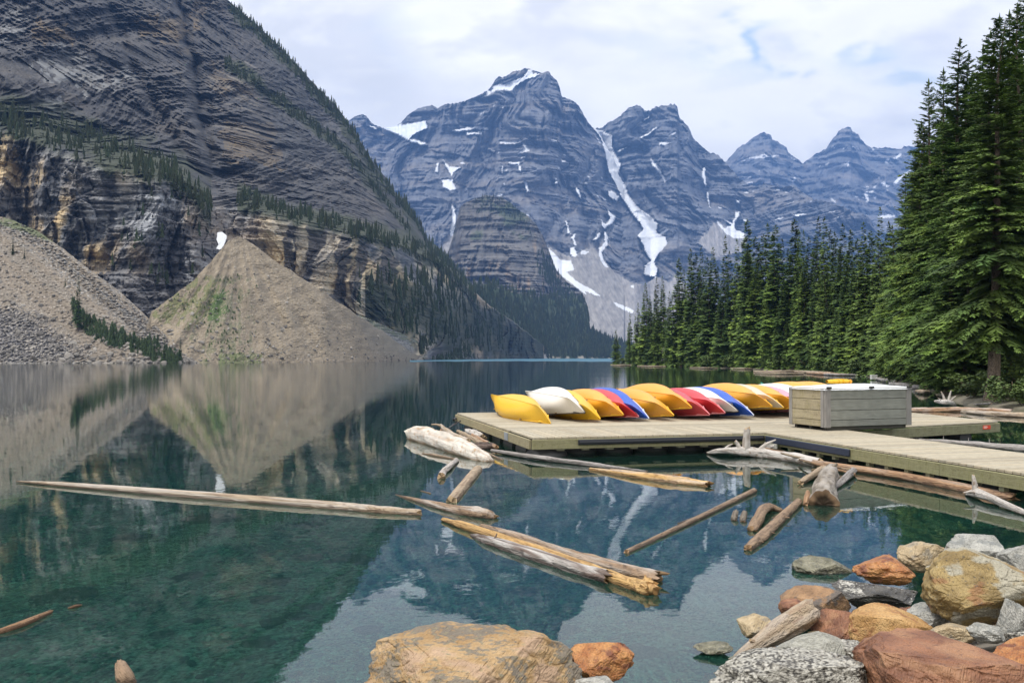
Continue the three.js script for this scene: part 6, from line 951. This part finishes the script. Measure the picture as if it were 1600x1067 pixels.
const stoneMat = MAT({ vertexColors: true, bumpMap: stoneTex, bumpScale: 0.014, roughness: 0.6 });
const wetMat = MAT({ vertexColors: true, bumpMap: stoneTex, bumpScale: 0.014, roughness: 0.32 });
const SKIN = {
  ochre: (n, m, k, f) => { let c = mix3([0.24, 0.165, 0.06], [0.44, 0.32, 0.13], clamp(0.5 + n)); c = mix3(c, [0.44, 0.42, 0.34], sstep(0.02, 0.22, m + f) * 0.85); c = mix3(c, [0.26, 0.085, 0.03], sstep(0.25, 0.5, -m + 0.3 * n) * 0.6); return k > 0.62 ? mix3(c, [0.08, 0.07, 0.05], 0.8) : c; },
  orange: (n, m, k) => { let c = mix3([0.40, 0.145, 0.042], [0.60, 0.29, 0.10], clamp(0.5 + n * 1.1)); c = mix3(c, [0.22, 0.07, 0.03], sstep(0.15, 0.5, m)); return k > 0.5 ? mix3(c, [0.14, 0.09, 0.06], 0.6) : c; },
  amber: (n, m, k) => { let c = mix3([0.44, 0.235, 0.075], [0.64, 0.40, 0.165], clamp(0.5 + n)); c = mix3(c, [0.30, 0.115, 0.045], sstep(0.12, 0.5, m) * 0.8); return k > 0.6 ? mix3(c, [0.17, 0.10, 0.06], 0.6) : c; },
  rusty: (n, m, k) => { let c = mix3([0.17, 0.066, 0.034], [0.36, 0.165, 0.085], clamp(0.5 + n * 1.1)); c = mix3(c, [0.46, 0.25, 0.13], sstep(0.1, 0.5, m) * 0.6); c = mix3(c, [0.09, 0.04, 0.03], sstep(0.2, 0.5, -m) * 0.6); return k > 0.6 ? mix3(c, [0.12, 0.06, 0.04], 0.5) : c; },
  tan: (n, m, k) => { let c = mix3([0.40, 0.30, 0.17], [0.58, 0.46, 0.29], clamp(0.5 + n)); c = mix3(c, [0.30, 0.27, 0.22], sstep(0.15, 0.4, m) * 0.7); return k > 0.62 ? mix3(c, [0.10, 0.09, 0.07], 0.7) : c; },
  pink: (n, m, k) => { let c = mix3([0.38, 0.235, 0.10], [0.56, 0.385, 0.20], clamp(0.5 + n + 0.4 * k)); c = mix3(c, [0.50, 0.345, 0.255], sstep(0.05, 0.35, -m) * 0.6); const lich = sstep(0.02, 0.30, m + 0.45 * k + 0.3 * n); c = mix3(c, [0.15, 0.145, 0.13], lich * 0.8); return k > 0.66 ? mix3(c, [0.34, 0.30, 0.14], 0.5) : c; },
  pale: (n, m, k) => { let c = mix3([0.28, 0.28, 0.255], [0.52, 0.51, 0.465], clamp(0.5 + n)); c = mix3(c, [0.25, 0.26, 0.25], sstep(0.15, 0.45, m) * 0.8); return k > 0.55 ? mix3(c, [0.10, 0.10, 0.095], 0.75) : c; },
  speckled: (n, m, k, f, kk) => { let c = mix3([0.22, 0.205, 0.175], [0.56, 0.54, 0.48], clamp(0.5 + n * 0.6 + 0.4 * k + 0.9 * kk)); c = mix3(c, [0.07, 0.065, 0.058], sstep(0.05, 0.35, m * 0.4 + 0.35 * k - 0.8 * kk)); return c; },
  lichen: (n, m, k) => { let c = mix3([0.045, 0.042, 0.038], [0.13, 0.12, 0.105], clamp(0.5 + n)); return mix3(c, [0.58, 0.56, 0.50], sstep(0.18, 0.36, m * 0.7 + 0.45 * k + 0.1 * n)); },
  brown: (n, m, k, f) => { let c = mix3([0.24, 0.135, 0.065], [0.44, 0.26, 0.13], clamp(0.5 + n)); c = mix3(c, [0.11, 0.105, 0.10], sstep(0.0, 0.25, m + f) * 0.85); return k > 0.66 ? mix3(c, [0.06, 0.05, 0.045], 0.7) : c; },
  striped: (n, m, k) => mix3([0.27, 0.265, 0.225], [0.44, 0.43, 0.37], clamp(0.5 + 0.9 * Math.sin(m * 16 + n * 5) * 0.5 + 0.3 * n)),
  sunken: (n, m, k) => mix3([0.05, 0.05, 0.035], [0.115, 0.11, 0.08], clamp(0.5 + n + 0.4 * k)),
  mossy: (n, m, k) => { const c = mix3([0.13, 0.125, 0.075], [0.32, 0.30, 0.21], clamp(0.5 + n * 1.2 + 0.3 * k)); return k > 0.4 ? mix3(c, [0.06, 0.06, 0.05], 0.7) : c; },
};
function boulder(name, label, [x0, y0, x1, y1], Z, skin, { detail = 34, cuts = 8, rough = 0.10, deep = 0.85, seed, wet = false, group, cat = 'boulder', face = null, flat = 0 } = {}) {
  const r = mulberry(Math.round(seed * 991 + 7)), base = new THREE.IcosahedronGeometry(1, detail), p = base.attributes.position, n = p.count;
  const planes = []; for (let i = 0; i < cuts; i++) { const a = r() * 6.28, b = Math.acos(lerp(-0.5, 1, r())), v = new THREE.Vector3(Math.sin(b) * Math.cos(a), Math.cos(b), Math.sin(b) * Math.sin(a)); planes.push([v, lerp(0.52, 0.86, r())]); }
  for (const f of face ?? []) planes.push([new THREE.Vector3(f[0], f[1], f[2]).normalize(), f[3]]);
  const v = new THREE.Vector3(), P = [];
  for (let i = 0; i < n; i++) {
    v.fromBufferAttribute(p, i).normalize(); const d0 = v.clone();
    v.multiplyScalar(1 + 0.20 * fbm(d0.x * 0.9 + seed, d0.y * 0.9, d0.z * 0.9, 3));
    for (const [q, k] of planes) { const h = v.dot(q) - k; if (h > 0) v.addScaledVector(q, -h * 0.93); }
    v.multiplyScalar(1 + rough * (0.55 * fbm(d0.x * 2.6 + seed, d0.y * 2.6, d0.z * 2.6, 5) - 0.30 * Math.pow(Math.max(0, 1 - 5 * Math.abs(N3(d0.x * 1.7, d0.y * 1.7 + seed, d0.z * 1.7))), 2)));
    P.push(v.clone());
  }
  const lo = new THREE.Vector3(1e9, 1e9, 1e9), hi = lo.clone().negate(); P.forEach((q) => { lo.min(q); hi.max(q); });
  const c = atZ((x0 + x1) / 2, (y0 + y1) / 2, Z), w = (x1 - x0) / F * Z, h = (y1 - y0) / F * Z, d = w * deep, mid = lo.clone().add(hi).multiplyScalar(0.5);
  const pos = new Float32Array(n * 3), col = new Float32Array(n * 3), uv = new Float32Array(n * 2);
  const pitchN = Math.atan2(EYE - c.y, Z);                              // seen from above, the outline also takes in some depth
  const hh = Math.max(h * 0.55, (h - d * Math.sin(pitchN) * 0.45) / Math.cos(pitchN));
  for (let i = 0; i < n; i++) {
    const q = P[i], x = (q.x - mid.x) / (hi.x - lo.x) * w, y = (q.y - mid.y) / (hi.y - lo.y) * hh, z = (q.z - mid.z) / (hi.z - lo.z) * d;
    pos.set([x, y, z], i * 3);
    const s = 1.6 / Math.max(w, 0.25), a = q.x * 1.4, b = q.y * 1.4, e = q.z * 1.4, nn = fbm(a + seed, b, e, 5), m = fbm(a * 0.8, b * 0.8 + seed, e * 0.8 + 4, 4), k = fbm(a * 7 + seed, b * 7, e * 7, 3) * 1.5;
    let cc = SKIN[skin](nn, m, k, flat ? 0.30 * (q.x * flat) : 0, fbm(x * 34 + seed, y * 34, z * 34, 3) * 1.4);
    const gr = 1 + 0.30 * fbm(x * 60, y * 60 + seed, z * 60, 2); cc = mul3(cc, gr);
    if (c.y + y < 0.035 + 0.05 * m + 0.02 * k && skin !== 'sunken') cc = mul3(cc, 0.42);                 // soaked up to a ragged waterline
    col.set(mul3(cc, 0.80), i * 3);
    uv.set([(x * 0.8 + z * 0.6) * 1.3 + seed, (y + z * 0.55 - x * 0.2) * 1.3], i * 2);
  }
  let g = new THREE.BufferGeometry(); g.setAttribute('position', new THREE.BufferAttribute(pos, 3)); g.setAttribute('color', new THREE.BufferAttribute(col, 3)); g.setAttribute('uv', new THREE.BufferAttribute(uv, 2));
  g = weld(g);
  const m = put(name, g, wet ? wetMat : stoneMat); m.position.copy(c); tag(m, label, cat, group); return m;
}
function weld(g) {                                                      // shared corners, so that the stone shades smoothly
  const p = g.attributes.position, c = g.attributes.color, u = g.attributes.uv, map = new Map(), pos = [], col = [], uv = [], idx = [];
  for (let i = 0; i < p.count; i++) { const k = `${Math.round(p.getX(i) * 2e4)},${Math.round(p.getY(i) * 2e4)},${Math.round(p.getZ(i) * 2e4)}`; let j = map.get(k); if (j === undefined) { j = pos.length / 3; map.set(k, j); pos.push(p.getX(i), p.getY(i), p.getZ(i)); col.push(c.getX(i), c.getY(i), c.getZ(i)); uv.push(u.getX(i), u.getY(i)); } idx.push(j); }
  return geometry(pos, idx, col, uv);
}
const B = boulder;
B('boulder', 'biggest olive and ochre boulder with a pale cracked face, at the right', [1447, 853, 1618, 980], 6.3, 'ochre', { seed: 3, detail: 70, cuts: 3, rough: 0.09, face: [[-0.35, 0.45, 0.8, 0.62], [0.1, -0.5, 0.8, 0.66], [0.5, 0.8, 0.1, 0.72]], flat: 1 });
B('boulder', 'pale grey boulder behind the biggest ochre one', [1478, 834, 1573, 888], 8.0, 'pale', { seed: 5, detail: 44 });
B('boulder', 'pale boulder cut by the right picture edge, behind the biggest one', [1567, 850, 1630, 905], 7.4, 'pale', { seed: 8, detail: 40 });
B('boulder', 'yellowish boulder standing in the water left of the biggest one', [1404, 843, 1481, 898], 8.3, 'tan', { seed: 11, detail: 44, cuts: 7 });
B('boulder', 'angular orange boulder standing in the water', [1337, 864, 1434, 918], 8.0, 'orange', { seed: 13, detail: 48, cuts: 8, wet: true });
B('boulder', 'low dark mossy rock barely above the water', [1237, 866, 1331, 906], 8.9, 'mossy', { seed: 17, detail: 40, wet: true, deep: 0.7 });
B('boulder', 'black rock blotched with white lichen', [1308, 903, 1432, 956], 7.5, 'lichen', { seed: 19, detail: 52, wet: true });
B('boulder', 'brown boulder with a dark grey right side and pointed left toe', [1222, 912, 1327, 985], 7.05, 'brown', { seed: 23, detail: 50, rough: 0.06, flat: 1 });
B('boulder', 'dark rust wedge shaped rock left of the round amber boulder', [1268, 948, 1366, 1020], 6.35, 'rusty', { seed: 29, detail: 44, cuts: 7, face: [[-0.6, 0.6, 0.4, 0.4]] });
B('boulder', 'round smooth amber boulder', [1328, 947, 1456, 1034], 6.1, 'amber', { seed: 31, detail: 60, cuts: 3, rough: 0.06 });
B('boulder', 'pale grey rock wedged between amber and biggest boulder', [1412, 940, 1490, 995], 6.5, 'pale', { seed: 37, detail: 40 });
B('boulder', 'small tan rock right of the amber boulder', [1455, 970, 1530, 1008], 5.9, 'tan', { seed: 41, detail: 40 });
B('boulder', 'small pale grey rock under the biggest boulder', [1511, 972, 1572, 1008], 5.8, 'pale', { seed: 43, detail: 36 });
B('boulder', 'whitish speckled rock at the right edge under the biggest boulder', [1565, 937, 1625, 1004], 5.9, 'pale', { seed: 47, detail: 40 });
B('boulder', 'small rock at the right edge above the red boulder', [1578, 982, 1630, 1012], 5.6, 'speckled', { seed: 53, detail: 30 });
B('boulder', 'flat grey striped rock below the driftwood stump', [1214, 989, 1332, 1030], 5.75, 'striped', { seed: 59, detail: 44, rough: 0.05, deep: 0.7 });
B('boulder', 'large rough grey speckled boulder at the bottom edge', [1108, 1008, 1386, 1120], 5.2, 'speckled', { seed: 61, detail: 80, cuts: 5, rough: 0.16, deep: 0.6 });
B('boulder', 'large red brown angular boulder in the lower right corner', [1364, 992, 1660, 1170], 4.9, 'rusty', { seed: 67, detail: 80, cuts: 8, rough: 0.09, face: [[-0.45, 0.35, 0.75, 0.6], [0.02, 1, 0.1, 0.55], [0.2, 0.3, 0.9, 0.6]] });
B('boulder', 'small mossy rock just breaking the water left of the boulders', [1084, 1000, 1145, 1023], 6.4, 'mossy', { seed: 71, detail: 34, wet: true });
B('boulder', 'huge pinkish tan boulder with grey lichen at the bottom middle', [564, 976, 912, 1150], 5.25, 'pink', { seed: 73, detail: 90, cuts: 4, rough: 0.09, deep: 0.6 });
B('boulder', 'angular orange rock right of the huge pinkish boulder', [888, 995, 990, 1070], 5.7, 'orange', { seed: 79, detail: 54, cuts: 9 });
B('boulder', 'small white rock at the bottom edge below the orange rock', [898, 1056, 970, 1100], 5.2, 'pale', { seed: 83, detail: 40 });
B('boulder', 'small grey rock in the water beside the driftwood stump', [1140, 1022, 1180, 1044], 5.9, 'mossy', { seed: 85, detail: 26, wet: true });
B('boulder', 'orange brown rock filling the corner behind the red boulder', [1540, 992, 1680, 1090], 4.95, 'orange', { seed: 89, detail: 50, cuts: 6 });
B('boulder', 'grey rock between the striped rock and the amber boulder', [1296, 1000, 1372, 1044], 5.75, 'speckled', { seed: 91, detail: 34 });
B('boulder', 'tan rock low at the right edge beside the red boulder', [1570, 1000, 1650, 1060], 5.1, 'tan', { seed: 93, detail: 36 });
for (let i = 0; i < 34; i++) { const x = rnd(1180, 1620), y = rnd(930, 1060), s = rnd(14, 36), Z = 5.3 + (1060 - y) * 0.0125; B('stone', 'small stone filling the gaps between the boulders', [x - s, y - s * 0.7, x + s, y + s * 0.7], Z, ['pale', 'brown', 'tan', 'speckled', 'rusty'][i % 5], { seed: 100 + i, detail: 14, cat: 'stone', group: 'small stones between the boulders' }).position.y -= 0.10; }
log('driftwood_stump', 'split yellow driftwood stump leaning on the boulders', null, [[atZ(1143, 1034, 6.1), 0.015], [atZ(1175, 1014, 6.2), 0.045], [atZ(1215, 988, 6.3), 0.075], [atZ(1245, 968, 6.35), 0.088], [atZ(1268, 954, 6.4), 0.075]], 'tan', { rings: 70, seg: 26, bleach: 0.25, lumps: 0.2, jag: 0.45, stubs: [[0.3, 0.09, 0.03, -0.6, 0.5, 0.3]] });
// stones lying under the water
const deepAt = (x, y) => { const o = onY(x, y, 0), z = -lakeDepth(o.x, o.z); return onY(x, y, z * 0.75); };
[[330, 853, 62, 14], [484, 906, 28, 8], [545, 911, 52, 9], [292, 934, 32, 8], [428, 942, 30, 10], [414, 968, 30, 10], [487, 978, 24, 9], [464, 991, 26, 12], [424, 1002, 28, 13], [404, 1030, 34, 16], [100, 965, 64, 12], [600, 960, 40, 14], [572, 1012, 30, 12], [610, 868, 40, 10], [820, 955, 30, 9], [1090, 1040, 40, 14], [1000, 1045, 46, 16], [885, 1010, 30, 12], [300, 1000, 20, 6], [250, 1020, 24, 7], [700, 900, 28, 8], [480, 860, 34, 8], [200, 880, 36, 8]].forEach(([x, y, w, h], i) => {
  const c = deepAt(x, y), Z = -c.z, m = B('sunken_stone', 'flat stone lying on the lake bed under the clear shallow water', [x - w, y - h, x + w, y + h], Z, 'sunken', { seed: 200 + i, detail: 22, cat: 'stone', group: 'stones lying under the shallow water', deep: 1.1 });
  const d = lakeDepth(c.x, c.z); m.position.set(c.x, -d + 0.02, c.z); m.scale.set(0.8, 0.7, 0.8);
});
renderer.render(scene, camera);
